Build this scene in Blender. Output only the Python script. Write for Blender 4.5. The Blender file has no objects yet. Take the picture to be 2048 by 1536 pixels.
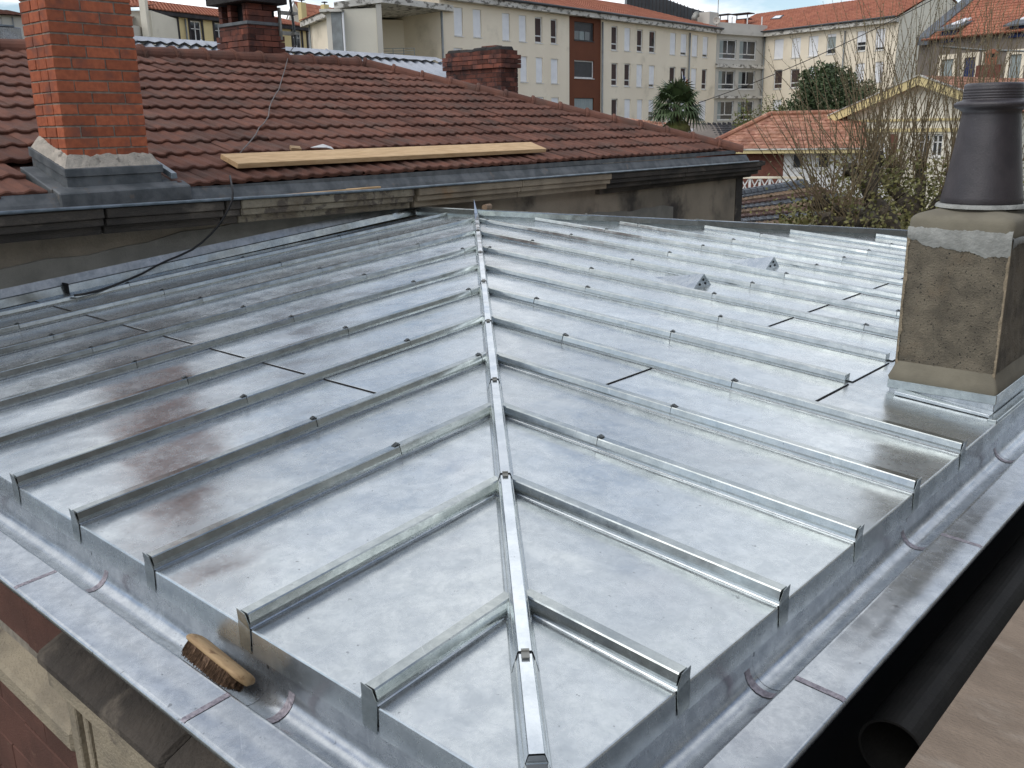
import bpy, bmesh, math, random
from mathutils import Vector, Matrix
V = Vector
random.seed(7)
sc = bpy.context.scene
# ------------------------------------------------------------------ camera
CAM = V((0.87175, -1.00753, 1.13096))
CF = V((-0.64781358, 0.71210224, -0.27064362)); CR = V((0.74309522, 0.66892619, -0.0186346)); CU = V((-0.16777086, 0.21318572, 0.96249924))
FPX = 1830.93
cd = bpy.data.cameras.new('camera'); cam = bpy.data.objects.new('camera', cd); sc.collection.objects.link(cam)
cd.sensor_width = 36; cd.lens = FPX / 2048 * 36; cd.clip_start = 0.05; cd.clip_end = 2000
cam.matrix_world = Matrix(((CR.x, CU.x, -CF.x, CAM.x), (CR.y, CU.y, -CF.y, CAM.y), (CR.z, CU.z, -CF.z, CAM.z), (0, 0, 0, 1)))
sc.camera = cam
# ------------------------------------------------------------------ sky, sun, exposure
SUN_EL, SUN_AZ = math.radians(50), math.radians(186)     # azimuth clockwise from +Y
w = bpy.data.worlds.new('World'); sc.world = w; w.use_nodes = True
nt = w.node_tree; nt.nodes.clear()
def nn(t, **k):
    n = nt.nodes.new(t)
    for a, b in k.items(): setattr(n, a, b)
    return n
sky = nn('ShaderNodeTexSky', sky_type='NISHITA', sun_disc=False, sun_elevation=SUN_EL, sun_rotation=SUN_AZ)
bg1 = nn('ShaderNodeBackground'); bg1.inputs['Strength'].default_value = 0.12
bg2 = nn('ShaderNodeBackground'); bg2.inputs['Strength'].default_value = 1.0
mixs = nn('ShaderNodeMixShader'); out = nn('ShaderNodeOutputWorld')
tc = nn('ShaderNodeTexCoord'); sep = nn('ShaderNodeSeparateXYZ'); nt.links.new(tc.outputs['Generated'], sep.inputs[0])
za = nn('ShaderNodeMath', operation='MAXIMUM'); nt.links.new(sep.outputs['Z'], za.inputs[0]); za.inputs[1].default_value = 0.0
zb = nn('ShaderNodeMath', operation='ADD'); nt.links.new(za.outputs[0], zb.inputs[0]); zb.inputs[1].default_value = 0.22
dv = nn('ShaderNodeVectorMath', operation='DIVIDE'); cmb = nn('ShaderNodeCombineXYZ')
for i in range(3): nt.links.new(zb.outputs[0], cmb.inputs[i])
nt.links.new(tc.outputs['Generated'], dv.inputs[0]); nt.links.new(cmb.outputs[0], dv.inputs[1])
n1 = nn('ShaderNodeTexNoise'); n1.inputs['Scale'].default_value = 1.7; n1.inputs['Detail'].default_value = 8; n1.inputs['Roughness'].default_value = .55
nt.links.new(dv.outputs[0], n1.inputs['Vector'])
r1 = nn('ShaderNodeValToRGB'); r1.color_ramp.elements[0].position = .42; r1.color_ramp.elements[1].position = .56
nt.links.new(n1.outputs['Fac'], r1.inputs[0])
n2 = nn('ShaderNodeTexNoise'); n2.inputs['Scale'].default_value = 1.1; n2.inputs['Detail'].default_value = 5
mp2 = nn('ShaderNodeVectorMath', operation='ADD'); mp2.inputs[1].default_value = (3.1, 7.7, 1.3)
nt.links.new(dv.outputs[0], mp2.inputs[0]); nt.links.new(mp2.outputs[0], n2.inputs['Vector'])
r2 = nn('ShaderNodeValToRGB'); r2.color_ramp.elements[0].position = .33; r2.color_ramp.elements[1].position = .66
r2.color_ramp.elements[0].color = (.60, .64, .71, 1); r2.color_ramp.elements[1].color = (1.30, 1.30, 1.32, 1)
nt.links.new(n2.outputs['Fac'], r2.inputs[0])
nt.links.new(r2.outputs[0], bg2.inputs['Color']); nt.links.new(sky.outputs[0], bg1.inputs['Color'])
nt.links.new(r1.outputs[0], mixs.inputs[0]); nt.links.new(bg1.outputs[0], mixs.inputs[1]); nt.links.new(bg2.outputs[0], mixs.inputs[2])
nt.links.new(mixs.outputs[0], out.inputs[0])
sl = bpy.data.lights.new('sun', 'SUN'); sl.energy = 1.15; sl.angle = math.radians(50); sl.color = (1, .96, .9)
so = bpy.data.objects.new('sun', sl); sc.collection.objects.link(so)
sd = V((math.sin(SUN_AZ) * math.cos(SUN_EL), math.cos(SUN_AZ) * math.cos(SUN_EL), math.sin(SUN_EL)))
so.rotation_euler = (-sd).to_track_quat('-Z', 'Y').to_euler()
sc.view_settings.view_transform = 'Standard'; sc.view_settings.look = 'None'; sc.view_settings.gamma = 1; sc.view_settings.use_curve_mapping = False
sc.view_settings.exposure = 0.34

# ------------------------------------------------------------------ survey helpers: sight lines met with real planes
def ray(x, y): return (CF + CR * ((x - 1024) / FPX) - CU * ((y - 768) / FPX))
def hit(x, y, n, c):
    d = ray(x, y); n = V(n); return CAM + d * ((c - n.dot(CAM)) / n.dot(d))
def at(x, y, depth): return CAM + ray(x, y) * depth
T = 0.0788                                   # roof pitch (rise per metre)
NA = math.radians(-2); ND = V((math.sin(NA), math.cos(NA), 0)); NB = V((-ND.y, ND.x, 0)); NO = V((-5.46, 2.73, 0))
def NP(s, b, z): return NO + ND * s + NB * b + V((0, 0, z))
def Nb(x, y, b):
    P = hit(x, y, NB, NB.dot(NO) + b); q = P - NO; return q.dot(ND), q.z
def Ns(x, y, s):
    P = hit(x, y, ND, ND.dot(NO) + s); q = P - NO; return q.dot(NB), q.z

# ------------------------------------------------------------------ object helpers
col = sc.collection
class MB:
    def __init__(s): s.v = []; s.f = []; s.m = []; s.mi = 0
    def quad(s, *p):
        k = len(s.v); s.v += [tuple(a) for a in p]; s.f.append(tuple(range(k, k + len(p)))); s.m.append(s.mi); return s
    def hexa(s, a):          # 8 corners: bottom 4 ccw, top 4 ccw
        k = len(s.v); s.v += [tuple(p) for p in a]
        for f in ((3, 2, 1, 0), (4, 5, 6, 7), (0, 1, 5, 4), (1, 2, 6, 5), (2, 3, 7, 6), (3, 0, 4, 7)):
            s.f.append(tuple(k + i for i in f)); s.m.append(s.mi)
        return s
    def box(s, x0, y0, z0, x1, y1, z1):
        return s.hexa([(x0, y0, z0), (x1, y0, z0), (x1, y1, z0), (x0, y1, z0), (x0, y0, z1), (x1, y0, z1), (x1, y1, z1), (x0, y1, z1)])
    def boxf(s, fr, a0, b0, z0, a1, b1, z1):   # box in a frame function
        return s.hexa([fr(a0, b0, z0), fr(a1, b0, z0), fr(a1, b1, z0), fr(a0, b1, z0), fr(a0, b0, z1), fr(a1, b0, z1), fr(a1, b1, z1), fr(a0, b1, z1)])
    def tube(s, pts, r, n=8, cap=True):
        pts = [V(p) for p in pts]; rs = r if isinstance(r, (list, tuple)) else [r] * len(pts)
        k = len(s.v); up = None
        for i, p in enumerate(pts):
            d = (pts[min(i + 1, len(pts) - 1)] - pts[max(i - 1, 0)]).normalized()
            if up is None: up = d.orthogonal().normalized()
            up = (up - d * up.dot(d)).normalized(); sd_ = d.cross(up)
            for j in range(n):
                a = 2 * math.pi * j / n; s.v.append(tuple(p + up * (math.cos(a) * rs[i]) + sd_ * (math.sin(a) * rs[i])))
        for i in range(len(pts) - 1):
            for j in range(n):
                s.f.append((k + i * n + j, k + i * n + (j + 1) % n, k + (i + 1) * n + (j + 1) % n, k + (i + 1) * n + j)); s.m.append(s.mi)
        if cap:
            s.f.append(tuple(k + j for j in reversed(range(n)))); s.m.append(s.mi)
            s.f.append(tuple(k + (len(pts) - 1) * n + j for j in range(n))); s.m.append(s.mi)
        return s
    def lathe(s, c, prof, n=32):
        k = len(s.v); c = V(c)
        for (r, z) in prof:
            for j in range(n):
                a = 2 * math.pi * j / n; s.v.append((c.x + r * math.cos(a), c.y + r * math.sin(a), c.z + z))
        for i in range(len(prof) - 1):
            for j in range(n):
                s.f.append((k + i * n + j, k + i * n + (j + 1) % n, k + (i + 1) * n + (j + 1) % n, k + (i + 1) * n + j)); s.m.append(s.mi)
        return s
    def mesh(s, name, mats, smooth=False):
        me = bpy.data.meshes.new(name); me.from_pydata(s.v, [], s.f)
        for m in (mats if isinstance(mats, (list, tuple)) else [mats]): me.materials.append(m)
        me.polygons.foreach_set('material_index', s.m)
        if smooth: me.polygons.foreach_set('use_smooth', [True] * len(me.polygons))
        if smooth:
            bm_ = bmesh.new(); bm_.from_mesh(me); bmesh.ops.remove_doubles(bm_, verts=bm_.verts[:], dist=.00015); bm_.to_mesh(me); bm_.free()
        me.update(); return me
def link(name, me, parent=None, mw=None):
    o = bpy.data.objects.new(name, me); col.objects.link(o)
    if mw is not None: o.matrix_world = mw
    if parent is not None:
        o.parent = parent; o.matrix_parent_inverse = WM[parent.name].inverted()
    WM[o.name] = mw.copy() if mw is not None else Matrix()
    return o
WM = {}
def bev(o, w_=.003, seg=1):
    m = o.modifiers.new('bevel', 'BEVEL'); m.width = w_; m.segments = seg; m.limit_method = 'ANGLE'; m.angle_limit = .6; return o
def part(name, mb, mats, parent, smooth=False, label=None, kind=None, bevel=0, mw=None):
    o = link(name, mb.mesh(name, mats, smooth) if isinstance(mb, MB) else mb, parent, mw)
    if label: o['label'] = label
    if kind: o['kind'] = kind
    if bevel: bev(o, bevel)
    return o
def thing(name, label, cat, loc=(0, 0, 0), group=None):
    o = bpy.data.objects.new(name, None); col.objects.link(o); o.location = loc; o.empty_display_size = .1
    WM[o.name] = Matrix.Translation(V(loc)); o['label'] = label; o['category'] = cat; o['kind'] = 'thing'
    if group: o['group'] = group
    return o
def tag(o, label, cat, group=None, kind=None):
    o['label'] = label; o['category'] = cat
    if group: o['group'] = group
    if kind: o['kind'] = kind
    return o
def struct(name, mb, mats, smooth=False):
    o = link(name, mb.mesh(name, mats, smooth)); o['kind'] = 'structure'; return o

# ------------------------------------------------------------------ materials
def mat(name, c1, c2=None, scale=5, rough=.8, metal=0, bump=0, bscale=60, detail=6, stretch=(1, 1, 1), rnd=0, c3=None, c3s=2, c3r=(.5, .62), rough2=None, spec=.3, rscale=8, speck=None, bdist=.01, coord='pos'):
    m = bpy.data.materials.new(name); m.use_nodes = True; t = m.node_tree; N = t.nodes; L = t.links
    b = N['Principled BSDF']; b.inputs['Metallic'].default_value = metal; b.inputs['Roughness'].default_value = rough
    b.inputs['Specular IOR Level'].default_value = spec
    if coord == 'pos': g = N.new('ShaderNodeNewGeometry').outputs['Position']
    else: g = N.new('ShaderNodeTexCoord').outputs['Object']
    mp = N.new('ShaderNodeMapping'); mp.inputs['Scale'].default_value = stretch; L.new(g, mp.inputs[0]); g = mp.outputs[0]
    def noise(s, d=detail, r=.55, off=0):
        n = N.new('ShaderNodeTexNoise'); n.inputs['Scale'].default_value = s; n.inputs['Detail'].default_value = d; n.inputs['Roughness'].default_value = r
        if off:
            a = N.new('ShaderNodeVectorMath'); a.operation = 'ADD'; a.inputs[1].default_value = (off, off * 1.7, off * .6); L.new(g, a.inputs[0]); L.new(a.outputs[0], n.inputs['Vector'])
        else: L.new(g, n.inputs['Vector'])
        return n.outputs['Fac']
    def mixc(f, a, bb, typ='MIX'):
        x = N.new('ShaderNodeMix'); x.data_type = 'RGBA'; x.blend_type = typ
        if isinstance(f, float): x.inputs[0].default_value = f
        else: L.new(f, x.inputs[0])
        for i, q in ((6, a), (7, bb)):
            if isinstance(q, tuple): x.inputs[i].default_value = (*q, 1)
            else: L.new(q, x.inputs[i])
        return x.outputs[2]
    def ramp(f, a, bb):
        x = N.new('ShaderNodeMapRange'); x.interpolation_type = 'SMOOTHSTEP'; L.new(f, x.inputs[0]); x.inputs[1].default_value = a; x.inputs[2].default_value = bb; return x.outputs[0]
    c = mixc(ramp(noise(scale), .35, .65), c1, c2 or tuple(x * .8 for x in c1))
    if c3: c = mixc(ramp(noise(c3s, 8, .6, 4.2), *c3r), c, c3)
    if speck: c = mixc(ramp(noise(speck[0], 2, .5, 9.1), speck[2], speck[2] + .06), c, speck[1])
    if rnd:
        oi = N.new('ShaderNodeObjectInfo'); mr = N.new('ShaderNodeMapRange'); L.new(oi.outputs['Random'], mr.inputs[0]); mr.inputs[3].default_value = 1 - rnd; mr.inputs[4].default_value = 1 + rnd
        hs = N.new('ShaderNodeHueSaturation'); L.new(c, hs.inputs['Color']); L.new(mr.outputs[0], hs.inputs['Value']); c = hs.outputs[0]
    L.new(c, b.inputs['Base Color'])
    if rough2 is not None:
        mr = N.new('ShaderNodeMapRange'); L.new(noise(rscale, 5, .6, 2.3), mr.inputs[0]); mr.inputs[1].default_value = .3; mr.inputs[2].default_value = .7; mr.inputs[3].default_value = rough; mr.inputs[4].default_value = rough2; L.new(mr.outputs[0], b.inputs['Roughness'])
    if bump:
        bn = N.new('ShaderNodeBump'); bn.inputs['Strength'].default_value = bump; bn.inputs['Distance'].default_value = bdist; L.new(noise(bscale, 4, .6, 1.1), bn.inputs['Height']); L.new(bn.outputs[0], b.inputs['Normal'])
    return m
def zincmat(name, c1=(.615, .655, .665), c2=(.515, .555, .57), r0=.20, r1=.34, pink=.08):
    m = bpy.data.materials.new(name); m.use_nodes = True; t = m.node_tree; N = t.nodes; L = t.links
    b = N['Principled BSDF']; b.inputs['Metallic'].default_value = .86
    pos = N.new('ShaderNodeNewGeometry').outputs['Position']; oi = N.new('ShaderNodeObjectInfo')
    off = N.new('ShaderNodeVectorMath'); off.operation = 'MULTIPLY_ADD'; L.new(oi.outputs['Random'], off.inputs[0]); off.inputs[1].default_value = (40, 13, 27); L.new(pos, off.inputs[2])
    def noise(src, s, d=5, r=.6, st=None, dist=0):
        n = N.new('ShaderNodeTexNoise'); n.inputs['Scale'].default_value = s; n.inputs['Detail'].default_value = d; n.inputs['Roughness'].default_value = r; n.inputs['Distortion'].default_value = dist
        if st: mp = N.new('ShaderNodeMapping'); mp.inputs['Scale'].default_value = st; L.new(src, mp.inputs[0]); src = mp.outputs[0]
        L.new(src, n.inputs['Vector']); return n.outputs['Fac']
    def rp(f, a, bb, lo=0, hi=1):
        x = N.new('ShaderNodeMapRange'); x.interpolation_type = 'SMOOTHSTEP'; L.new(f, x.inputs[0]); x.inputs[1].default_value = a; x.inputs[2].default_value = bb; x.inputs[3].default_value = lo; x.inputs[4].default_value = hi; return x.outputs[0]
    def mixc(f, a, bb):
        x = N.new('ShaderNodeMix'); x.data_type = 'RGBA'; L.new(f, x.inputs[0])
        for i, q in ((6, a), (7, bb)):
            if isinstance(q, tuple): x.inputs[i].default_value = (*q, 1)
            else: L.new(q, x.inputs[i])
        return x.outputs[2]
    P = off.outputs[0]
    c = mixc(rp(noise(P, 15, 10, .78, dist=.3), .38, .62), c1, c2)
    c = mixc(rp(noise(P, 30, 8, .75, dist=.4), .56, .76, 0, .38), c, tuple(x * .72 for x in c2))          # fine smudges
    c = mixc(rp(noise(P, 2.3, 5, .6, dist=.4), .55, .75, 0, pink), c, (.54, .46, .50))                     # pinkish staining
    c = mixc(rp(noise(P, 48, 4, .6), .685, .72, 0, .7), c, (.16, .17, .18))                                # small dark flecks
    mr = N.new('ShaderNodeMapRange'); L.new(oi.outputs['Random'], mr.inputs[0]); mr.inputs[3].default_value = .90; mr.inputs[4].default_value = 1.07
    hs = N.new('ShaderNodeHueSaturation'); L.new(c, hs.inputs['Color']); L.new(mr.outputs[0], hs.inputs['Value']); c = hs.outputs[0]
    mpq = N.new('ShaderNodeMapping'); mpq.inputs['Rotation'].default_value = (0, 0, .5); L.new(P, mpq.inputs[0])
    c = mixc(rp(noise(mpq.outputs[0], 5, 4, .6, (1, 26, 1), .15), .66, .72, 0, .35), c, (.74, .77, .78))
    c = mixc(rp(noise(mpq.outputs[0], 3.1, 7, .75, (2.2, 1, 1), 1.2), .60, .68, 0, .30), c, (.36, .385, .40))
    L.new(c, b.inputs['Base Color'])
    a = rp(noise(P, 5.0, 9, .72, dist=.2), .3, .72, r0, r1); f = rp(noise(P, 45, 6, .7), .4, .7, -.02, .03)
    ad = N.new('ShaderNodeMath'); ad.operation = 'ADD'; L.new(a, ad.inputs[0]); L.new(f, ad.inputs[1]); L.new(ad.outputs[0], b.inputs['Roughness'])
    bn = N.new('ShaderNodeBump'); bn.inputs['Strength'].default_value = .6; bn.inputs['Distance'].default_value = .02
    L.new(noise(P, 3.2, 2, .4), bn.inputs['Height'])
    bn2 = N.new('ShaderNodeBump'); bn2.inputs['Strength'].default_value = .04; bn2.inputs['Distance'].default_value = .002
    L.new(noise(P, 55, 4, .6), bn2.inputs['Height']); L.new(bn.outputs[0], bn2.inputs['Normal']); L.new(bn2.outputs[0], b.inputs['Normal'])
    return m
M = {}
M['zinc'] = zincmat('zinc_sheet'); M['zinc_cap'] = zincmat('zinc_cap', (.46, .495, .485), (.36, .395, .39), .15, .27, .12)
M['zinc_gutter'] = zincmat('zinc_gutter', (.52, .55, .57), (.39, .42, .445), .20, .34, .1)
M['zinc_hip'] = zincmat('zinc_hip', (.68, .73, .76), (.6, .65, .68), .12, .24, .1)
M['zinc_old'] = mat('weathered_zinc', (.15, .16, .165), (.085, .095, .10), 7, .6, .2, .2, 60, c3=(.17, .15, .13), c3s=9, c3r=(.58, .7), rough2=.75)
M['zinc_bar'] = mat('gutter_bead', (.22, .26, .29), (.14, .17, .19), 9, .4, .6, .1, 60)
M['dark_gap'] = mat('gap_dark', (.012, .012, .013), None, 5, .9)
M['clip'] = mat('clip_metal', (.10, .11, .11), (.05, .055, .055), 40, .35, .8)
M['solder'] = mat('solder', (.42, .385, .41), (.26, .235, .26), 90, .38, .7, .8, 160, rough2=.6, bdist=.004)
M['brick'] = mat('red_brick', (.40, .118, .055), (.31, .088, .042), 30, .85, 0, .5, 220, rnd=.2, c3=(.20, .075, .05), c3s=7, c3r=(.48, .72), bdist=.003)
M['brick_dark'] = mat('sooty_brick', (.165, .058, .038), (.085, .038, .030), 7, .9, 0, .6, 160, rnd=.5, c3=(.03, .022, .022), c3s=4, c3r=(.52, .68), bdist=.004)
M['mortar'] = mat('mortar', (.30, .27, .22), (.20, .18, .15), 30, .95, 0, .8, 160, bdist=.004)
M['mortar_dark'] = mat('sooty_mortar', (.09, .075, .065), (.05, .045, .04), 30, .95, 0, .8, 160)
M['flaunch'] = mat('flaunching_mortar', (.50, .45, .38), (.36, .33, .28), 14, .95, 0, 1, 90, c3=(.22, .2, .17), c3s=18, c3r=(.58, .7), bdist=.01)
M['tile'] = mat('terracotta_tile', (.152, .067, .045), (.112, .052, .037), 6, .9, 0, .5, 140, rnd=.22, c3=(.10, .058, .044), c3s=2.6, c3r=(.48, .7), speck=(120, (.4, .37, .33), .735), bdist=.004)
M['tile_orange'] = mat('orange_pantile', (.38, .15, .09), (.31, .12, .07), .8, .85, 0, .3, 30, rnd=.08, c3=(.26, .09, .06), c3s=1.6, c3r=(.5, .7))
M['tile_cottage'] = mat('cottage_tile', (.33, .165, .10), (.27, .12, .078), 1.3, .85, 0, .3, 30, rnd=.2, c3=(.42, .22, .15), c3s=3, c3r=(.5, .6))
M['slate'] = mat('dark_roof_tile', (.06, .057, .06), (.035, .034, .036), 2, .92, 0, .3, 30, rnd=.2, c3=(.10, .085, .075), c3s=2.2, c3r=(.6, .7))
M['tile_gray'] = mat('blue_gray_tile', (.10, .115, .13), (.075, .08, .09), 5, .6, 0, .3, 40, rnd=.2)
M['tile_buff'] = mat('buff_tile', (.24, .165, .105), (.17, .12, .08), 5, .8, 0, .3, 40, rnd=.2)
M['tile_brown'] = mat('brown_tile', (.13, .075, .058), (.085, .052, .042), 5, .8, 0, .3, 40, rnd=.2)
M['render_old'] = mat('stained_render', (.33, .275, .205), (.21, .178, .135), 1.6, .95, 0, .6, 60, detail=10, c3=(.06, .052, .045), c3s=1.3, c3r=(.47, .68))
M['render_new'] = mat('fresh_cement', (.24, .225, .19), (.19, .178, .15), 5, .95, 0, .5, 80)
M['stone_dark'] = mat('blackened_stone', (.088, .075, .062), (.045, .04, .035), 3.5, .95, 0, .9, 70, detail=9, c3=(.17, .145, .115), c3s=5, c3r=(.55, .72), stretch=(1, .5, 1))
M['stone_flake'] = mat('flaking_stone', (.30, .26, .19), (.19, .155, .11), 5, .95, 0, 1, 50, c3=(.12, .10, .08), c3s=11, c3r=(.5, .62), bdist=.012)
M['stone_tan'] = mat('tan_stone', (.34, .275, .195), (.24, .195, .14), 4, .95, 0, .7, 60, c3=(.34, .20, .10), c3s=2, c3r=(.58, .75))
M['stone_cream'] = mat('cream_stone', (.36, .31, .225), (.27, .235, .175), 6, .95, 0, .8, 90, c3=(.13, .11, .09), c3s=5, c3r=(.58, .75))
M['wall_red'] = mat('red_brown_block', (.145, .072, .055), (.105, .055, .043), 5, .95, 0, .6, 120, rnd=.08, c3=(.18, .11, .08), c3s=9, c3r=(.6, .7))
M['rough_chim'] = mat('roughcast', (.185, .160, .118), (.112, .098, .074), 10, .95, 0, 1, 130, detail=10, c3=(.17, .13, .085), c3s=2.5, c3r=(.55, .75), speck=(150, (.02, .02, .018), .63), bdist=.008)
M['cement_cap'] = mat('smooth_cement', (.205, .187, .140), (.165, .15, .113), 7, .9, 0, .35, 120, bdist=.004)
M['cement_pale'] = mat('pale_cement_patch', (.34, .345, .32), (.25, .255, .235), 14, .9, 0, .9, 60, bdist=.008)
M['edge_tan'] = mat('tan_arris', (.32, .26, .18), (.23, .19, .13), 25, .95, 0, 1, 90)
M['pot'] = mat('glazed_stoneware', (.046, .040, .043), (.032, .028, .031), 12, .40, 0, .5, 130, rough2=.5, spec=.6, speck=(140, (.09, .08, .08), .7), bdist=.002)
M['wood'] = mat('fresh_pine', (.62, .43, .235), (.50, .33, .17), 6, .7, 0, .2, 60, stretch=(8, 1, 8), c3=(.42, .26, .12), c3s=3, c3r=(.6, .75))
M['wood_side'] = mat('pine_side', (.36, .25, .14), (.27, .18, .10), 6, .8, 0, .3, 60, stretch=(8, 1, 8))
M['scaf'] = mat('scaffold_board', (.25, .195, .145), (.20, .155, .115), 6, .85, 0, .6, 70, stretch=(1, 2.2, 1), c3=(.33, .28, .225), c3s=4, c3r=(.5, .75), speck=(3.5, (.15, .075, .045), .72))
M['black'] = mat('black_plastic', (.035, .034, .032), (.024, .024, .023), 5, .55, 0, .15, 60, spec=.25)
M['membrane'] = mat('black_membrane', (.011, .012, .014), None, 5, .6, 0)
M['letters'] = mat('grey_print', (.045, .05, .06), None, 5, .7)
M['cable'] = mat('black_cable', (.012, .012, .013), None, 5, .5)
M['wire'] = mat('grey_wire', (.16, .14, .13), (.1, .09, .085), 20, .6)
M['brushwood'] = mat('worn_brush_wood', (.40, .275, .145), (.28, .18, .09), 14, .6, 0, .4, 70, stretch=(1, 4, 4), c3=(.16, .09, .04), c3s=20, c3r=(.55, .7), bdist=.003)
M['bristle'] = mat('brown_bristle', (.075, .045, .028), (.16, .10, .06), 160, .9)
M['white'] = mat('white_paint', (.72, .72, .70), None, 5, .5); M['shutter'] = mat('white_roller_shutter', (.80, .81, .82), (.74, .75, .77), 2, .5)
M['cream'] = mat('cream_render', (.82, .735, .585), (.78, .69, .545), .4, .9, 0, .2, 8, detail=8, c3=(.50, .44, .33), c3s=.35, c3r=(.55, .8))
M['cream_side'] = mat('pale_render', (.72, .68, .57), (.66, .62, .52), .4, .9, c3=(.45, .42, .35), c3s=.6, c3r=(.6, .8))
M['greyrender'] = mat('grey_render', (.52, .50, .45), (.48, .46, .41), .5, .9, c3=(.33, .31, .28), c3s=.9, c3r=(.6, .8))
M['browncl'] = mat('rust_brown_render', (.150, .052, .026), (.13, .045, .023), .6, .85)
M['yellow'] = mat('yellow_render', (.68, .56, .30), (.62, .51, .27), .6, .9)
M['yel_trim'] = mat('yellow_trim', (.64, .53, .27), (.58, .48, .25), 1.2, .7)
M['quoin'] = mat('lava_stone', (.055, .05, .052), (.035, .033, .035), 2, .9)
M['glass'] = mat('window_glass', (.035, .04, .045), (.02, .022, .025), .6, .08, spec=.8)
M['curtain'] = mat('brown_curtain', (.085, .055, .05), (.05, .035, .033), 4, .8, stretch=(8, 8, .3)); M['curtain2'] = mat('pale_curtain', (.34, .38, .37), (.22, .26, .26), 4, .8, stretch=(8, 8, .3))
M['darkshut'] = mat('charcoal_shutter', (.05, .052, .055), (.04, .042, .045), 3, .5)
M['fascia'] = mat('rough_cornice', (.62, .60, .55), (.50, .48, .43), .8, .9, c3=(.16, .15, .13), c3s=2.2, c3r=(.50, .6), stretch=(1, 1, 2))
M['metaldark'] = mat('dark_standing_seam', (.075, .08, .085), (.06, .065, .07), 1, .5, .3)
M['pipe'] = mat('grey_downpipe', (.25, .27, .27), (.19, .2, .2), 2, .5, .3)
M['fibro'] = mat('fibre_cement_sheet', (.38, .40, .43), (.30, .32, .35), 1.5, .85, 0, .2, 20, c3=(.26, .27, .28), c3s=3, c3r=(.58, .75))
M['lavwall'] = mat('grey_brown_wall', (.22, .19, .16), (.16, .138, .118), .7, .95, 0, .3, 20, c3=(.30, .25, .2), c3s=1.5, c3r=(.6, .8))
M['blue'] = mat('blue_paint', (.018, .035, .12), (.014, .028, .10), 2, .5)
M['brickwall'] = mat('dark_red_brickwork', (.165, .066, .046), (.13, .052, .038), 4, .9, c3=(.20, .09, .065), c3s=9, c3r=(.55, .65))
M['bark'] = mat('grey_bark', (.085, .070, .050), (.045, .037, .028), 12, .9, 0, 1, 40, c3=(.15, .135, .10), c3s=7, c3r=(.55, .7), bdist=.02)
M['twig'] = mat('brown_twig', (.185, .140, .080), (.125, .095, .055), 2, .75)
M['bud'] = mat('pale_bud', (.20, .20, .11), (.14, .135, .07), 3, .7); M['leafy'] = mat('spring_leaf', (.12, .14, .03), (.08, .10, .022), 1.5, .6)
M['ivy'] = mat('ivy_leaf', (.20, .18, .065), (.10, .105, .035), 2, .6)
M['ever'] = mat('evergreen_leaf', (.062, .088, .034), (.032, .05, .02), 1.2, .55); M['palm'] = mat('palm_leaf', (.062, .092, .036), (.038, .06, .024), 1.5, .5)
M['palmdry'] = mat('palm_skirt', (.16, .17, .05), (.10, .09, .035), 1.5, .8)
M['red'] = mat('flag_red', (.5, .03, .03)); M['fblue'] = mat('flag_blue', (.02, .04, .2)); M['fwhite'] = mat('flag_white', (.75, .75, .75))
M['ground'] = mat('garden_ground', (.07, .075, .04), (.10, .09, .07), .2, 1)
M['grate'] = mat('dull_metal', (.30, .30, .27), (.2, .2, .18), 8, .5, .5)
M['slab'] = mat('sooty_slab', (.045, .042, .04), (.025, .024, .023), 3, .9, 0, .6, 50)
M['lead'] = mat('lead_strip', (.15, .16, .165), (.10, .11, .115), 8, .6, .2)

# ================================================================== ZINC ROOF
roof = thing('zinc_roofed_house', 'house under the new zinc batten roof and gutters filling the foreground', 'house', (-2.4, 2.4, -8))
XL = [0.45 + .463 * n for n in range(11)]                 # battens of the left slope (x = -XL), running up along +Y
YR = [.456 + .458 * n for n in range(17)]                 # battens of the right slope (y = YR), running up along -X
AP = V((-4.72, 4.72, 4.72 * T)); APX = 4.72
def ridge_x(y): return -APX + (y - APX) * 1.2186          # top edge of the right slope beyond the apex
def ridge_y(x): return 4.76                               # top edge of the left slope beyond the apex
# deck below the sheets (solid body of the roof)
mb = MB()
xr = lambda y: ridge_x(y)
base = [(0, 0), (0, 8.2), (ridge_x(8.2), 8.2), (-APX, APX), (-5.45, 4.76), (-5.45, 0)]
def zroof(x, y): return T * min(-x, y) if y < 4.72 else T * -x
top = [(x, y, (T * min(-x, y) if (x, y) not in ((0, 8.2), (-5.45, 4.76)) else (0 if x == 0 else T * 4.72)) - .022) for x, y in base]
mb.quad((0, 0, -.022), (0, 8.2, -.022), (ridge_x(8.2), 8.2, -T * ridge_x(8.2) - .022), (-APX, APX, T * APX - .022))
mb.quad((0, 0, -.022), (-APX, APX, T * APX - .022), (-5.45, 4.76, T * 4.72 - .022), (-5.45, 0, -.022))
mb.quad((0, .01, -.022), (0, 8.2, -.022), (0, 8.2, -.5), (0, .01, -.5)); mb.quad((-.01, 0, -.022), (-5.45, 0, -.022), (-5.45, 0, -.5), (-.01, 0, -.5))
part('roof_deck', mb, M['dark_gap'], roof)
def clip_poly(poly, keep):   # half plane clip, keep(p)>=0
    o = []
    for i in range(len(poly)):
        a, b = poly[i], poly[(i + 1) % len(poly)]; ka, kb = keep(a), keep(b)
        if ka >= 0: o.append(a)
        if ka * kb < 0: t_ = ka / (ka - kb); o.append((a[0] + (b[0] - a[0]) * t_, a[1] + (b[1] - a[1]) * t_))
    return o
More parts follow.
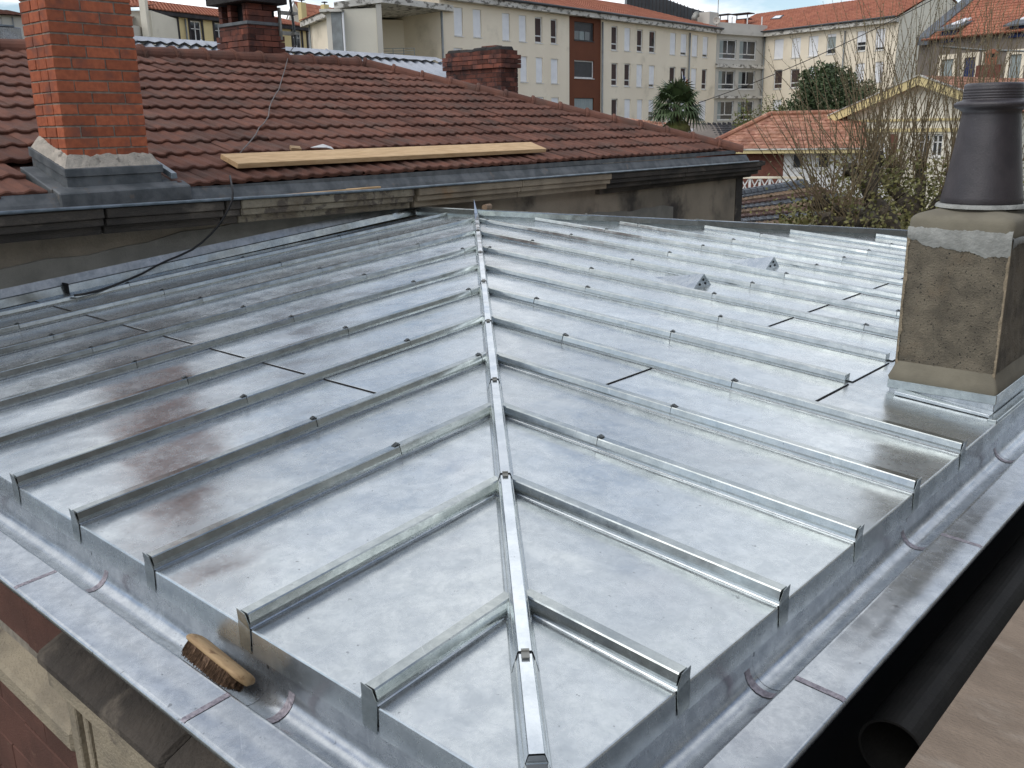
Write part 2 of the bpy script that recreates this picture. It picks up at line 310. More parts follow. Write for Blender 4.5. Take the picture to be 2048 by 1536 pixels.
def sheet(side, a0, a1, u0, u1, lift0, lift1, drop, label=None):
    """one zinc sheet between two battens. side L: a = -x, u = y; side R: a = y, u = -x"""
    poly = [(a0, u0), (a1, u0), (a1, u1), (a0, u1)]
    poly = clip_poly(poly, lambda p: p[0] - p[1])                    # up to the hip
    if side == 'L': poly = clip_poly(poly, lambda p: 4.76 - p[1])
    else: poly = clip_poly(poly, lambda p: -ridge_x(p[0]) - p[1] if p[0] > APX else 1)
    if len(poly) < 3: return
    P3 = lambda a, u, z: (-a, u, z) if side == 'L' else (-u, a, z)
    zz = lambda u: T * u + lift0 + (lift1 - lift0) * min(1, max(0, (u - u0) / max(.01, u1 - u0)))
    mb = MB(); th = .0012
    tp = [P3(a, u, zz(u)) for a, u in poly]; bt = [P3(a, u, zz(u) - th) for a, u in poly]
    if side == 'L': tp = tp[::-1]; bt = bt[::-1]
    n = len(tp); mb.quad(*tp); mb.quad(*bt[::-1])
    for i in range(n): mb.quad(tp[i], bt[i], bt[(i + 1) % n], tp[(i + 1) % n])
    if u0 > 0.01:                                                    # folded lower lip of an upper sheet
        mb.quad(P3(a0, u0, zz(u0)), P3(a1, u0, zz(u0)), P3(a1, u0 - .004, zz(u0) - .004), P3(a0, u0 - .004, zz(u0) - .004))
    if drop:                                                         # bent drip edge at the eaves, rounded fold and small kick-out
        A0, A1 = a0 + .002, a1 - .002
        prof = [(0, 0), (-.003, -.001), (-.005, -.004), (-.0055, -.070)]
        for (p, q) in zip(prof, prof[1:]):
            f = [P3(A0, p[0], p[1] + lift0), P3(A1, p[0], p[1] + lift0), P3(A1, q[0], q[1] + lift0), P3(A0, q[0], q[1] + lift0)]
            mb.quad(*(f if side == 'L' else f[::-1]))
    o = part('roof_sheet', mb, M['zinc'], roof, label=label)
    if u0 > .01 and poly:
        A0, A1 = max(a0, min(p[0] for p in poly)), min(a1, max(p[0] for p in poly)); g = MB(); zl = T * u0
        q = [P3(A0, u0 - .0065, zl + .001), P3(A1, u0 - .0065, zl + .001), P3(A1, u0 - .001, zl + .005), P3(A0, u0 - .001, zl + .005)]; g.quad(*q); part('lap_shade', g, M['dark_gap'], o)  # near-black strip stands in for the shade under the lap
    return o
SEAM = .006
h = .0225
Ls = [(0.0, XL[0] - h)] + [(XL[i] + h, XL[i + 1] - h) for i in range(10)] + [(XL[10] + h, 5.36)]
for i, (a0, a1) in enumerate(Ls):
    if i < 4: sheet('L', a0, a1, 0, 9, 0, 0, True)
    else: sheet('L', a0, a1, 0, 1.30, 0, 0, True); sheet('L', a0, a1, 1.26, 9, SEAM, 0, False)
Rs = [(0.0, YR[0] - h)] + [(YR[i] + h, YR[i + 1] - h) for i in range(16)]
for i, (a0, a1) in enumerate(Rs):
    if i < 4: sheet('R', a0, a1, 0, 9, 0, 0, True)
    elif i in (5, 6, 7): 
        if i == 5: sheet('R', a0, YR[6] + .2, 0, .64, 0, 0, True, label='broad lower apron sheet round the foot of the rendered chimney')
        if i == 7: sheet('R', YR[6] + .2, a1, 0, 1.30, 0, 0, True); sheet('R', a0, a1, 1.28, 9, SEAM, 0, False); sheet('R', a0, YR[6] + .2, .59, 1.3, SEAM, 0, False)
        else: sheet('R', a0, a1, .59, 9, SEAM, 0, False)
    else: sheet('R', a0, a1, 0, 1.32, 0, 0, True); sheet('R', a0, a1, 1.28, 9, SEAM, 0, False)
def capseg(side, a, u0, u1, ends=None, lift=0.0, mats=None, parent=roof, dz=0):
    P3 = lambda da, u, z: V((-(a + da), u, z + T * u)) if side == 'L' else V((-u, a + da, z + T * u))
    mb = MB(); lo, hi = .011 + lift, .038 + lift; wb, wt = .0240, .0160
    pr = [(-wb, lo), (-wb + .001, lo + .006), (-wt - .001, hi - .003), (-wt + .002, hi), (wt - .002, hi), (wt + .001, hi - .003), (wb - .001, lo + .006), (wb, lo)]
    j = random.uniform(-.0008, .0008)
    for (p, q) in zip(pr, pr[1:]):
        mb.quad(P3(p[0] + j, u0, p[1]), P3(p[0] - j, u1, p[1]), P3(q[0] - j, u1, q[1]), P3(q[0] + j, u0, q[1]))
    for uu in (u0, u1): mb.quad(*[P3(p[0], uu, p[1]) for p in pr])
    return part('batten_cap', mb, M['zinc_cap'], parent)
clipme = None
def clip_at(side, a, u, parent):
    P3 = lambda da, uu, z: V((-(a + da), uu, z + T * uu)) if side == 'L' else V((-uu, a + da, z + T * uu))
    mb = MB(); k = random.uniform(-.004, .004)
    mb.boxf(lambda x, y, z: P3(x, u + y, z), -.008, -.006, .038, .008, .010, .041)
    mb.boxf(lambda x, y, z: P3(x + k * (z - .038) * 40, u + y, z + .35 * (y + .006)), -.0085, -.013 + k, .041, .0085, .003, .044)
    mb.boxf(lambda x, y, z: P3(x * (1 - max(0, z - .02) * 17), u + y, z), -.0248, -.0009, .0105, .0248, .0009, .0392)
    part('clip', mb, M['clip'], parent)
def batten(side, a, u0, u1, joints):
    P3 = lambda da, u, z: V((-(a + da), u, z + T * u)) if side == 'L' else V((-u, a + da, z + T * u))
    # upstands of the two sheets with the wood core
    mb = MB(); pr = [(-.0235, .0005), (-.0205, .003), (-.0170, .029), (.0170, .029), (.0205, .003), (.0235, .0005)]
    for (p, q) in zip(pr, pr[1:]): mb.quad(P3(p[0], u0, p[1]), P3(p[0], u1, p[1]), P3(q[0], u1, q[1]), P3(q[0], u0, q[1]))
    mb.quad(*[P3(p[0], u0, p[1]) for p in pr]); part('upstand', mb, M['zinc'], roof)
    js = [u0] + [j for j in joints if u0 + .05 < j < u1 - .03] + [u1]
    for k, (p, q) in enumerate(zip(js, js[1:])):
        c = capseg(side, a, p + (.002 if k else 0), q, lift=random.uniform(0, .0012))
        if k: clip_at(side, a, p, c)
def stopend(side, a, u0=0, eave=True):
    P3 = lambda da, u, z: V((-(a + da), u, z)) if side == 'L' else V((-u, a + da, z))
    mb = MB(); zb = T * u0
    out_ = [(.0255, .003), (.0235, .012), (.0175, .045 if eave else .041), (-.0155, .040), (-.0235, .012), (-.0245, .0)]
    if eave: out_ = [(.0260, -.060), (.0258, -.020)] + out_ + [(-.0225, -.030), (-.0190, -.066)]
    A = [P3(p, u0 - .0080 - .004 * max(0, z - .02) / .02, z + zb) for p, z in out_]; B = [P3(p, u0 - .0066 - .004 * max(0, z - .02) / .02, z + zb) for p, z in out_]
    n = len(A)
    mb.quad(*A); mb.quad(*B[::-1])
    for i in range(n): mb.quad(A[i], B[i], B[(i + 1) % n], A[(i + 1) % n])
    for q_, (p, z) in enumerate([]):                             # flange folded back over the cap
        if q_ == 5: break
        p2, z2 = out_[q_ + 1]
        if q_ in (1, 2, 3): mb.quad(P3(p * 1.03, u0 - .008, z + zb + .001), P3(p2 * 1.03, u0 - .008, z2 + zb + .001), P3(p2 * 1.03, u0 + .014, z2 + zb + .002), P3(p * 1.03, u0 + .014, z + zb + .002))
    o = part('stop_end', mb, M['zinc_cap'], roof)
M['zinc_old2'] = zincmat('zinc_stop_end', (.42, .43, .44), (.29, .31, .32), .28, .42, .1)
J = [.88 * k for k in range(1, 12)]
for n, a in enumerate(XL):
    topu = min(a - .03, 4.74); jo = [j for j in J] if n > 1 else []
    batten('L', a, -.004, topu, jo); stopend('L', a)
for n, a in enumerate(YR):
    if a < APX: topu = a - .03
    else: topu = -ridge_x(a) - .03
    if topu < .2: continue
    if n in (5, 6): batten('R', a, .605, topu, [.605 + .873 * k for k in range(1, 8)]); stopend('R', a, .612, False)
    else: batten('R', a, -.004, topu, [j * 1.012 for j in J] if n > 1 else []); stopend('R', a)
# joint shadow lines below the eaves: thin open gaps between the drops are left by the sheets themselves
# ---- hip
HD = V((-1, 1, T)).normalized(); HL = V((1, 1, 0)).normalized(); HN = V((0, 0, 1))
def HP(l, a, z): return V((-l, l, T * l)) + HL * a + HN * z
def hipseg(l0, l1, lift, smooth=True):
    mb = MB(); pr = [(-.0275, .012), (-.0265, .018), (-.0155, .053), (-.0135, .056), (.0135, .056), (.0155, .053), (.0265, .018), (.0275, .012)]
    for (p, q) in zip(pr, pr[1:]): mb.quad(HP(l0, p[0] * 1.02, p[1] + lift), HP(l1, p[0], p[1]), HP(l1, q[0], q[1]), HP(l0, q[0] * 1.02, q[1] + lift))
    for l in (l0, l1): mb.quad(*[HP(l, p[0], p[1]) for p in pr])
    return part('hip_cap', mb, M['zinc_hip'], roof)
mb = MB()
for (p, q) in (((-.031, .0005), (-.0215, .04)), ((-.0215, .04), (.0215, .04)), ((.0215, .04), (.031, .0005))):
    mb.quad(HP(.0, *p), HP(APX, *p), HP(APX, *q), HP(.0, *q))
mb.quad(HP(0, -.03, -.07), HP(0, .03, -.07), HP(0, .0215, .04), HP(0, -.0215, .04)); part('hip_upstand', mb, M['zinc_cap'], roof)
hj = [0.01, .035] + [.25 + .632 * k for k in range(7)] + [APX - .02]
for k, (l0, l1) in enumerate(zip(hj, hj[1:])):
    if k == 0: continue
    c = hipseg(l0, l1 + .012, .004)
    if k > 1:
        mb = MB(); mb.boxf(HP, l0 - .018, -.0085, .0595, l0 + .004, .0085, .062)
        mb.tube([HP(l0 - .002, -.0085, .0635), HP(l0 - .002, .0085, .0635)], .003, 8)
        part('clip', mb, M['grate'], c)
        mb = MB(); mb.quad(HP(l0 - .001, -.0295, .010), HP(l0 - .001, -.0165, .0585), HP(l0 - .001, .0165, .0585), HP(l0 - .001, .0295, .010)); part('lap_shade', mb, M['dark_gap'], c)  # near-black plate draws the shade line at each hip lap
mb = MB(); mb.boxf(HP, .004, -.020, .0, .034, .020, .042); part('hip_foot', mb, M['zinc_old'], roof, bevel=.003)
# pointed finial at the apex
mb = MB(); c0 = HP(APX - .03, 0, .05); c1 = HP(APX + .05, 0, .05); tip = V((-4.755, 4.735, APX * T + .165))
a, b, c, d = HP(APX - .04, -.0135, .056), HP(APX - .04, .0135, .056), HP(APX + .03, .0135, .03), HP(APX + .03, -.0135, .03)
mb.quad(a, b, tip); mb.quad(b, c, tip); mb.quad(c, d, tip); mb.quad(d, a, tip); part('finial', mb, M['zinc_hip'], roof)
# ---- ridge: raised batten along the top edge, right and left of the apex
def ridge_run(p0, p1, h0, joints=(.3,)):
    p0, p1 = V(p0), V(p1); d = (p1 - p0); Ln = d.length; d.normalize(); l = V((-d.y, d.x, 0)).normalized()
    def F(s, a, z): return p0 + d * s + l * a + V((0, 0, z))
    mb = MB(); pr = [(-.018, -.02), (-.018, h0), (.032, h0 + .002), (.036, -.25)]
    for (p, q) in zip(pr, pr[1:]): mb.quad(F(0, *p), F(Ln, *p), F(Ln, *q), F(0, *q))
    part('ridge_upstand', mb, M['zinc_cap'], roof)
    s = 0; k = 0
    while s < Ln - .02:
        e = min(Ln, s + .95); mb = MB(); pr = [(-.026, h0 - .03), (-.022, h0 + .012), (-.017, h0 + .016), (.030, h0 + .016), (.036, h0 + .012), (.042, h0 - .03)]
        for (p, q) in zip(pr, pr[1:]): mb.quad(F(s + .003, p[0], p[1]), F(e + .003, p[0], p[1] - .003), F(e + .003, q[0], q[1] - .003), F(s + .003, *q))
        for uu in (s + .003, e): mb.quad(*[F(uu, *p) for p in pr])
        c = part('ridge_cap', mb, M['zinc_cap'], roof)
        if s > 0: mb = MB(); mb.boxf(F, s - .01, -.012, h0 + .016, s + .01, .012, h0 + .024); part('clip', mb, M['grate'], c)
        s = e
    return F
Bp = V((ridge_x(8.2), 8.2, -T * ridge_x(8.2)))
ridge_run((AP.x, AP.y, AP.z), Bp, .062)
ridge_run((-5.44, 4.70, T * 4.70), (AP.x, AP.y + .02, AP.z + .002), .062)
# far slope beyond the ridge, falling away
mb = MB(); mb.quad(AP + V((-.03, .05, 0)), Bp + V((-.03, .05, 0)), Bp + V((-1.6, 1.9, -.5)), AP + V((-.6, 1.9, -.5))); part('rear_slope', mb, M['zinc'], roof)
# abutment flashing along the party wall
mb = MB()
def FW(s, b, z): return NP(s, b, 0) + V((0, 0, T * min(4.76, max(0, NP(s, b, 0).y)) + z))
for i in range(10):
    s0, s1 = -2.6 + i * .47, -2.6 + (i + 1) * .47
    mb.quad(FW(s0, -.06, .004), FW(s1, -.06, .004), FW(s1, -.045, .055), FW(s0, -.045, .055)); mb.quad(FW(s0, -.045, .055), FW(s1, -.045, .055), FW(s1, -.02, .062), FW(s0, -.02, .062))
part('abutment_flashing', mb, M['zinc_cap'], roof)
mb = MB()
for i in range(10):
    s0, s1 = -2.6 + i * .47, -2.6 + (i + 1) * .47
    mb.quad(FW(s0, -.03, .056), FW(s1, -.03, .056), FW(s1, -.006, .125), FW(s0, -.006, .125))
part('cover_flashing', mb, M['zinc_old2'], roof)
mb = MB(); mb.boxf(lambda s, b, z: FW(s, b, z), -1.27, -.10, .004, -1.262, -.02, .075); part('lap_shade', mb, M['dark_gap'], roof)  # near-black strip draws the shade line of the flashing lap
# zinc vents
def vent(y):
    mb = MB(); x0, x1 = -2.36, -2.0; z0 = -T * x0 + .002; z1 = -T * x1 + .002
    a, b, c, tl = V((x1, y - .11, z1)), V((x1, y + .11, z1)), V((x1 + .01, y, z1 + .085)), V((x0, y, z0))
    mb.quad(a, b, c); mb.quad(a, c, tl); mb.quad(c, b, tl)
    o = part('roof_vent', mb, [M['zinc']], roof)
    for dy, dz in ((-.035, .022), (.03, .022), (0, .048)):
        m2 = MB(); m2.tube([(x1 + .002 + dz * .11, y + dy, z1 + dz), (x1 + .0045 + dz * .11, y + dy, z1 + dz)], .0075, 10); part('vent_hole', m2, M['dark_gap'], o)
vent(3.9); vent(4.82)

# ================================================================== GUTTER
gut = roof
PROF = [(.0035, -.050), (.0035, -.085)] + [(.053 - .050 * math.cos(math.radians(a)), -.098 - .052 * math.sin(math.radians(a))) for a in (10, 25, 40, 55, 70, 90, 110, 125, 140, 155, 170)] + [(.104, -.0985), (.1065, -.0955), (.110, -.0945), (.115, -.0955), (.16, -.098), (.219, -.101), (.226, -.104), (.230, -.110), (.229, -.117), (.222, -.120), (.20, -.121)]
def gpt(side, u, v, z): return V((-u, -v, z)) if side == 'L' else V((v, u, z))
def gstrip(side, u0, u1, prof, dz=0):
    mb = MB()
    for k, ((v0, z0), (v1, z1)) in enumerate(zip(prof, prof[1:])):
        c0 = (lambda v: -v) if u0 == 'corner' else (lambda v: u0)
        f = [gpt(side, c0(v0), v0, z0 + dz), gpt(side, u1, v0, z0 + dz), gpt(side, u1, v1, z1 + dz), gpt(side, c0(v1), v1, z1 + dz)]
        mb.quad(*(f if side == 'R' else f[::-1]))
    return mb
for side, us in (('L', ['corner', .83, 1.76, 2.7, 3.65, 4.6, 5.6]), ('R', ['corner', .775, 1.77, 2.75, 3.75, 4.7, 5.7, 6.7, 8.2])):
    for k, (a, b) in enumerate(zip(us, us[1:])):
        part('gutter_section', gstrip(side, a, b + .004, PROF, .0008 * (k % 2)), M['zinc_gutter'], gut, smooth=True)
        if k < len(us) - 2:
            w_ = .017
            mb = MB(); SP = PROF[15:20]
            m3 = gstrip(side, b - w_ * .5, b + w_ * .5, SP, .0014); part('solder_seam', m3, M['solder'], gut)
            off = -.09 if side == 'L' else -.03
            m3 = gstrip(side, b + off - w_ * .7, b + off + w_ * .7, PROF[2:13], .0022); part('solder_seam', m3, M['solder'], gut)
# small ripple marks left by rain water
for (x, y) in ((.905, .0),):
    pass

# ================================================================== RENDERED CHIMNEY (right)
ch = thing('rendered_chimney', 'roughcast chimney with a dark glazed pot standing on the right edge of the zinc roof', 'chimney', (-.24, 3.0, 0))
def subdivided_box(x0, y0, z0, x1, y1, z1, n, taper=0, jit=0):
    bm = bmesh.new(); bmesh.ops.create_cube(bm, size=1)
    bmesh.ops.subdivide_edges(bm, edges=bm.edges[:], cuts=n, use_grid_fill=True)
    for v in bm.verts:
        tz = v.co.z + .5; f = 1 - taper * tz
        v.co = V(((x0 + x1) / 2 + v.co.x * (x1 - x0) * f, (y0 + y1) / 2 + v.co.y * (y1 - y0) * f, z0 + tz * (z1 - z0)))
        if jit: v.co += V((random.uniform(-jit, jit), random.uniform(-jit, jit), 0))
    me = bpy.data.meshes.new('m'); bm.to_mesh(me); bm.free(); return me
CX0, CX1, CY0, CY1 = -.425, -.048, 2.80, 3.24
me = subdivided_box(CX0, CY0, .12, CX1, CY1, .70, 14, 0, .0022); me.materials.append(M['rough_chim']); o = part('shaft', me, None, ch, bevel=.006)
# pale mortar band below the cap, ragged lower and upper edge
def ragged_band(face, z_lo, z_hi, amp, n=60, off=.004, seed=1):
    rr = random.Random(seed); mb = MB()
    def ph(k, s): return (math.sin(k * 3.1 + s) + .6 * math.sin(k * 7.7 + s * 2) + .35 * math.sin(k * 17 + s)) / 1.95
    pts = []
    for i in range(n + 1):
        u = i / n; lo = z_lo(u) + amp * ph(u * 3, seed) + rr.uniform(-.003, .003); hi = z_hi(u) + amp * .5 * ph(u * 4.3, seed + 2) + rr.uniform(-.002, .002); pts.append((u, lo, max(hi, lo + .004)))
    for (u0, l0, h0), (u1, l1, h1) in zip(pts, pts[1:]):
        lev = [0, .15, .85, 1]; dd = [0, off, off * 1.4, 0]
        for j in range(3):
            mb.quad(face(u0, l0 + (h0 - l0) * lev[j], dd[j]), face(u1, l1 + (h1 - l1) * lev[j], dd[j]), face(u1, l1 + (h1 - l1) * lev[j + 1], dd[j + 1]), face(u0, l0 + (h0 - l0) * lev[j + 1], dd[j + 1]))
    return mb
fr_ = lambda u, z, d: (CX0 - .003 + u * (CX1 - CX0 + .006), CY0 - .0025 - d, z)
rt_ = lambda u, z, d: (CX1 + .0025 + d, CY0 - .003 + u * (CY1 - CY0), z)
lf_ = lambda u, z, d: (CX0 - .0025 - d, CY1 - u * (CY1 - CY0), z)
part('mortar_band', ragged_band(fr_, lambda u: .672 - .045 * u - .02 * math.sin(u * 3), lambda u: .722 - .0 * u, .011, seed=3), M['cement_pale'], ch, smooth=True)
part('mortar_band', ragged_band(rt_, lambda u: .655 + .01 * u, lambda u: .69, .008, seed=5), M['cement_pale'], ch, smooth=True)
part('mortar_band', ragged_band(lf_, lambda u: .66, lambda u: .70, .008, seed=6), M['cement_pale'], ch, smooth=True)
def arris(x, y, seed, w0=.010):
    rr = random.Random(seed); mb = MB(); n = 110; prev = None
    for i in range(n + 1):
        z = .13 + .55 * i / n; a = w0 * (.55 + .25 * math.sin(i * .16 + seed) + .2 * math.sin(i * .43) + rr.uniform(-.16, .16)); cur = (z, max(.004, a))
        if prev:
            (z0, a0), (z1, a1) = prev, cur; s = 1 if x > -.2 else -1
            mb.quad((x + s * .003, y - .0045, z0), (x - s * a0, y - .0035, z0), (x - s * a1, y - .0035, z1), (x + s * .003, y - .0045, z1))
            mb.quad((x + s * .0035, y - .0045, z0), (x + s * .0035, y + a0 * .8, z0), (x + s * .0035, y + a1 * .8, z1), (x + s * .0035, y - .0045, z1))
        prev = cur
    part('worn_corner', mb, M['edge_tan'], ch)
arris(CX1, CY0, 1); arris(CX0, CY0, 2, .012)
# cement cap: rounded, sloping up to the pot
mb = MB(); ex = .012
lv = [(.688, .002), (.694, .005), (.705, .006), (.735, .006), (.748, .004), (.757, -.001), (.764, -.010), (.770, -.022), (.778, -.05), (.788, -.09), (.796, -.12)]
def ring(z, e, rad=.03, n=5):
    x0, x1, y0, y1 = CX0 - e, CX1 + e, CY0 - e, CY1 + e; r = max(.008, rad); o = []
    for cx_, cy_, a0 in ((x1 - r, y1 - r, 0), (x0 + r, y1 - r, 90), (x0 + r, y0 + r, 180), (x1 - r, y0 + r, 270)):
        for k in range(n): a = math.radians(a0 + 90 * k / (n - 1)); o.append(V((cx_ + r * math.cos(a), cy_ + r * math.sin(a), z)))
    return o
rings = [ring(z, e, .03) for z, e in lv]
for A, B in zip(rings, rings[1:]):
    for i in range(len(A)): mb.quad(A[i], A[(i + 1) % len(A)], B[(i + 1) % len(A)], B[i])
mb.quad(*rings[-1]); part('cement_cap', mb, M['cement_cap'], ch, smooth=True)
# mortar skirt at foot
mb = MB(); lv = [(.085, .020), (.10, .024), (.125, .014), (.155, .004), (.165, .001)]
rings = [ring(z, e, .012) for z, e in lv]
for A, B in zip(rings, rings[1:]):
    for i in range(len(A)): mb.quad(A[i], A[(i + 1) % len(A)], B[(i + 1) % len(A)], B[i])
part('mortar_skirt', mb, M['cement_cap'], ch, smooth=True)
# zinc base box, cover strip, lower step
def flash(x0, y0, x1, y1, z0a, z1, m, name, e=.0, bevel=.002):
    mb = MB(); mb.box(x0 - e, y0 - e, z0a, x1 + e, y1 + e, z1); return part(name, mb, m, ch, bevel=bevel)
flash(-.447, 2.782, -.026, 3.262, .048, .088, M['zinc_cap'], 'cover_flashing')
flash(-.440, 2.789, -.033, 3.255, -.01, .050, M['zinc_gutter'], 'base_flashing')
mb = MB(); mb.hexa([(-.40, 2.735, T * .40 + .003), (-.03, 2.735, .005), (-.03, 2.788, .005), (-.40, 2.788, T * .4 + .003), (-.40, 2.736, T * .4 + .018), (-.033, 2.736, .018), (-.033, 2.789, .020), (-.40, 2.789, T * .4 + .020)]); part('apron_flashing', mb, M['zinc'], ch, bevel=.002)
flash(-.03, 2.70, .004, 3.6, -.07, .012, M['zinc_cap'], 'eaves_upstand')
# glazed stoneware pot
pc = V((-.228, 3.008, .795)); pot = MB()
pot.lathe(pc, [(r_ * (.955 - .13 * max(0, z_)), z_) for r_, z_ in [(.150, -.005), (.153, .006), (.158, .018), (.156, .035), (.148, .08), (.139, .15), (.129, .23), (.121, .30), (.1155, .345), (.1145, .358), (.131, .368), (.146, .374), (.151, .380), (.151, .388), (.143, .395), (.126, .399), (.120, .402),
              (.119, .408), (.1215, .410), (.119, .412), (.119, .417), (.1215, .4195), (.119, .422), (.119, .427), (.1215, .4295), (.119, .432), (.119, .437), (.121, .4395), (.119, .443), (.1195, .452), (.117, .460), (.110, .463), (.102, .460), (.098, .440), (.098, .05)]], 56)
part('chimney_pot', pot, M['pot'], ch, smooth=True)
mb = MB(); mb.lathe(pc, [(.168, -.006), (.164, .004), (.155, .010), (.15, .0)], 40); part('pot_bedding', mb, M['cement_pale'], ch, smooth=True)

# ================================================================== NEIGHBOUR HOUSE (party wall, cornice, tiled hip roof)
nh = thing('neighbour_house', 'house with stained party wall, stone cornice and brown-red tiled hip roof behind the zinc', 'house', tuple(NP(2, 3, -8)))
mb = MB(); mb.boxf(NP, -4.2, 0, -8, 8.42, .25, .50); part('party_wall', mb, M['render_old'], nh)
mb = MB(); mb.boxf(NP, 8.42, -.01, -8, 8.62, .6, .50); part('corner_quoin', mb, M['stone_dark'], nh, label='blackened corner stones of the party wall')
mb = MB(); mb.boxf(NP, 8.40, .25, -8, 8.60, 7.4, .5); part('end_wall', mb, M['render_old'], nh)
mb = MB(); mb.boxf(NP, -4.2, -.012, -.4, 6.7, 0.002, .0); 
def wavy(z0, z1, s0, s1, n=40, d=.010, seed=3):
    m_ = MB(); pr = None
    for i in range(n + 1):
        s = s0 + (s1 - s0) * i / n; t_ = T * min(4.76, max(0, NP(s, 0, 0).y)); a = (s, z0(s, t_), z1(s, t_) + .012 * math.sin(s * 5 + seed) + .008 * math.sin(s * 13))
        if pr: m_.quad(NP(pr[0], -d, pr[1]), NP(a[0], -d, a[1]), NP(a[0], -d, a[2]), NP(pr[0], -d, pr[2])); m_.quad(NP(pr[0], -d, pr[2]), NP(a[0], -d, a[2]), NP(a[0], .001, a[2] + .004), NP(pr[0], .001, pr[2] + .004))
        pr = a
    return m_
part('cement_band', wavy(lambda s, t: -.6, lambda s, t: t + .20 + (.03 if s < 1 else 0), -3.6, 2.05), M['render_new'], nh, label='fresh cement band above the zinc flashing')
part('cement_band', wavy(lambda s, t: -.6, lambda s, t: .20 - .022 * (s - 2), 2.1, 6.66, seed=8), M['render_new'], nh, label='fresh cement strip beyond the ridge')
# cornice: three stepped stone courses laid as blocks
def gz(s): return .655 + (.59 - .655) * (s + 1.66) / 10.3 + .035 * max(0, (1 - (s + 1.66) / 3)) if s > -1.66 else .69   # height of the gutter bead
blocks = [(-4.2, -2.6, 'stone_dark'), (-2.6, -1.02, 'stone_dark'), (-1.0, -.12, 'stone_dark'), (-.1, .02, 'stone_dark'), (.03, 1.80, 'stone_flake'), (1.86, 3.3, 'stone_tan'), (3.305, 4.9, 'stone_tan'), (4.905, 6.6, 'stone_dark'), (6.605, 8.78, 'stone_dark')]
for k, (s0, s1, m_) in enumerate(blocks):
    for (b0, za, zb) in ((-.235, -.078, -.012), (-.215, -.128, -.0785), (-.165, -.185, -.1285)):
        rr = random.Random(k * 7 + int(b0 * 100)); mb = MB(); n = 1
        for i in range(n):
            a = s0 + (s1 - s0) * i / n; c = s0 + (s1 - s0) * (i + 1) / n; j = .005
            e = rr.uniform(-j, j)
            f = lambda s, b, z: NP(s, b, gz(s) + z)
            mb.boxf(f, a, b0 + abs(e), za, c, .1, zb)
        part('cornice_stone', mb, M[m_], nh, bevel=.006)
    if m_ == 'stone_dark' and k > 5:
        mb = MB(); mb.boxf(NP, s0, -.06, .36, s1, .05, .44); part('cornice_stone', mb, M[m_], nh, bevel=.006)
# end console of the cornice at the corner
mb = MB()
for (e, za, zb) in ((.16, .525, .58), (.10, .47, .523), (.02, .40, .468)): mb.boxf(NP, 8.5, -.235 + (.16 - e) * .6, za, 8.70 + e, .3, zb)
part('cornice_return', mb, M['stone_dark'], nh, bevel=.006)
# zinc lined gutter on the cornice
mb = MB(); pts = [NP(s, -.25, gz(s)) for s in [-4.2 + i * .4 for i in range(33)]] ; mb.tube(pts, .011, 10); part('gutter_bead', mb, M['zinc_bar'], nh, smooth=True)
for i in range(13):
    s0, s1 = -4.2 + i, min(8.75, -4.2 + i + 1.0)
    if s1 <= s0: break
    mb = MB(); g0, g1 = gz(s0), gz(s1)
    pr = [(-.245, .004), (-.235, -.012), (-.12, -.03), (-.04, -.025), (-.02, .02), (.03, .085)]
    for (p, q) in zip(pr, pr[1:]): mb.quad(NP(s0 + .002, p[0], g0 + p[1]), NP(s1 + .006, p[0], g1 + p[1] + .001), NP(s1 + .006, q[0], g1 + q[1] + .001), NP(s0 + .002, q[0], g0 + q[1]))
    part('gutter_lining', mb, M['zinc_old'], nh)
# tiled slope
RZ0, RM, RB = .745, .3265, .05
RL = math.hypot(3.71, RM * 3.71); cosr = 3.71 / RL; sinr = RM * 3.71 / RL
def RP(s, u, z=0):         # u along the slope, z normal to it
    return NP(s, RB + u * cosr - z * sinr, RZ0 + u * sinr + z * cosr)
EX, EY, EZ = ND, (NB * cosr + V((0, 0, sinr))), (NB * -sinr + V((0, 0, cosr)))
TW, TE, TLn = .300, .3165, .375
def tile_prof(x):          # two asymmetric rolls per tile
    f = (x / (TW / 2)) % 1.0
    return .0155 * (math.sin(math.pi * min(1, f / .62)) ** 1.2 if f < .62 else 0) - .002
def tile_bm():
    bm = bmesh.new(); n = 14; xs = [-.004 + (TW + .006) * i / n for i in range(n + 1)]; rows = []
    for (y, dz) in ((-.0, .009), (.008, .014), (TLn, -.018)):
        rows.append([bm.verts.new((x, y, tile_prof(x) + .030 + dz - (.003 if y == 0 else 0))) for x in xs])
    low = [bm.verts.new((x, .004, tile_prof(x) * .8 + .010)) for x in xs]; low2 = [bm.verts.new((x, .08, tile_prof(x) * .8 + .010)) for x in xs]
    for A, B in ((rows[0], rows[1]), (rows[1], rows[2]), (low, rows[0]), (low2, low)):
        for i in range(n): bm.faces.new((A[i], A[i + 1], B[i + 1], B[i]))
    return bm
bm = tile_bm(); tile_me = bpy.data.meshes.new('tile'); bm.to_mesh(tile_me); bm.free(); tile_me.materials.append(M['tile'])
ROWS = 12; HIPS = 8.5; SR = 4.79
def hip_s(u): return HIPS - u * cosr           # 45 degree hip
cand = []
for r in range(ROWS):
    u = -.02 + r * TE
    for c in range(-1, 37):
        s = -3.05 + c * TW + (.0)
        if s + .01 > hip_s(u): continue
        if r < 3 and -1.30 < s < -.55 and r < 2: continue     # chimney foot opening
        if r == 0 and -1.3 < s + TW / 2 < -.28: continue
        cen = RP(s + TW / 2, u + TE / 2); vd = cen - CAM; px_ = 1024 + FPX * vd.dot(CR) / vd.dot(CF)
        vis = vd.dot(CF) > 0 and px_ > -60
        cand.append((vd.length if vis else 99 + vd.length, r, c, s, u, vis))
cand.sort(key=lambda q: q[0])
rest = bmesh.new(); ntile = 0
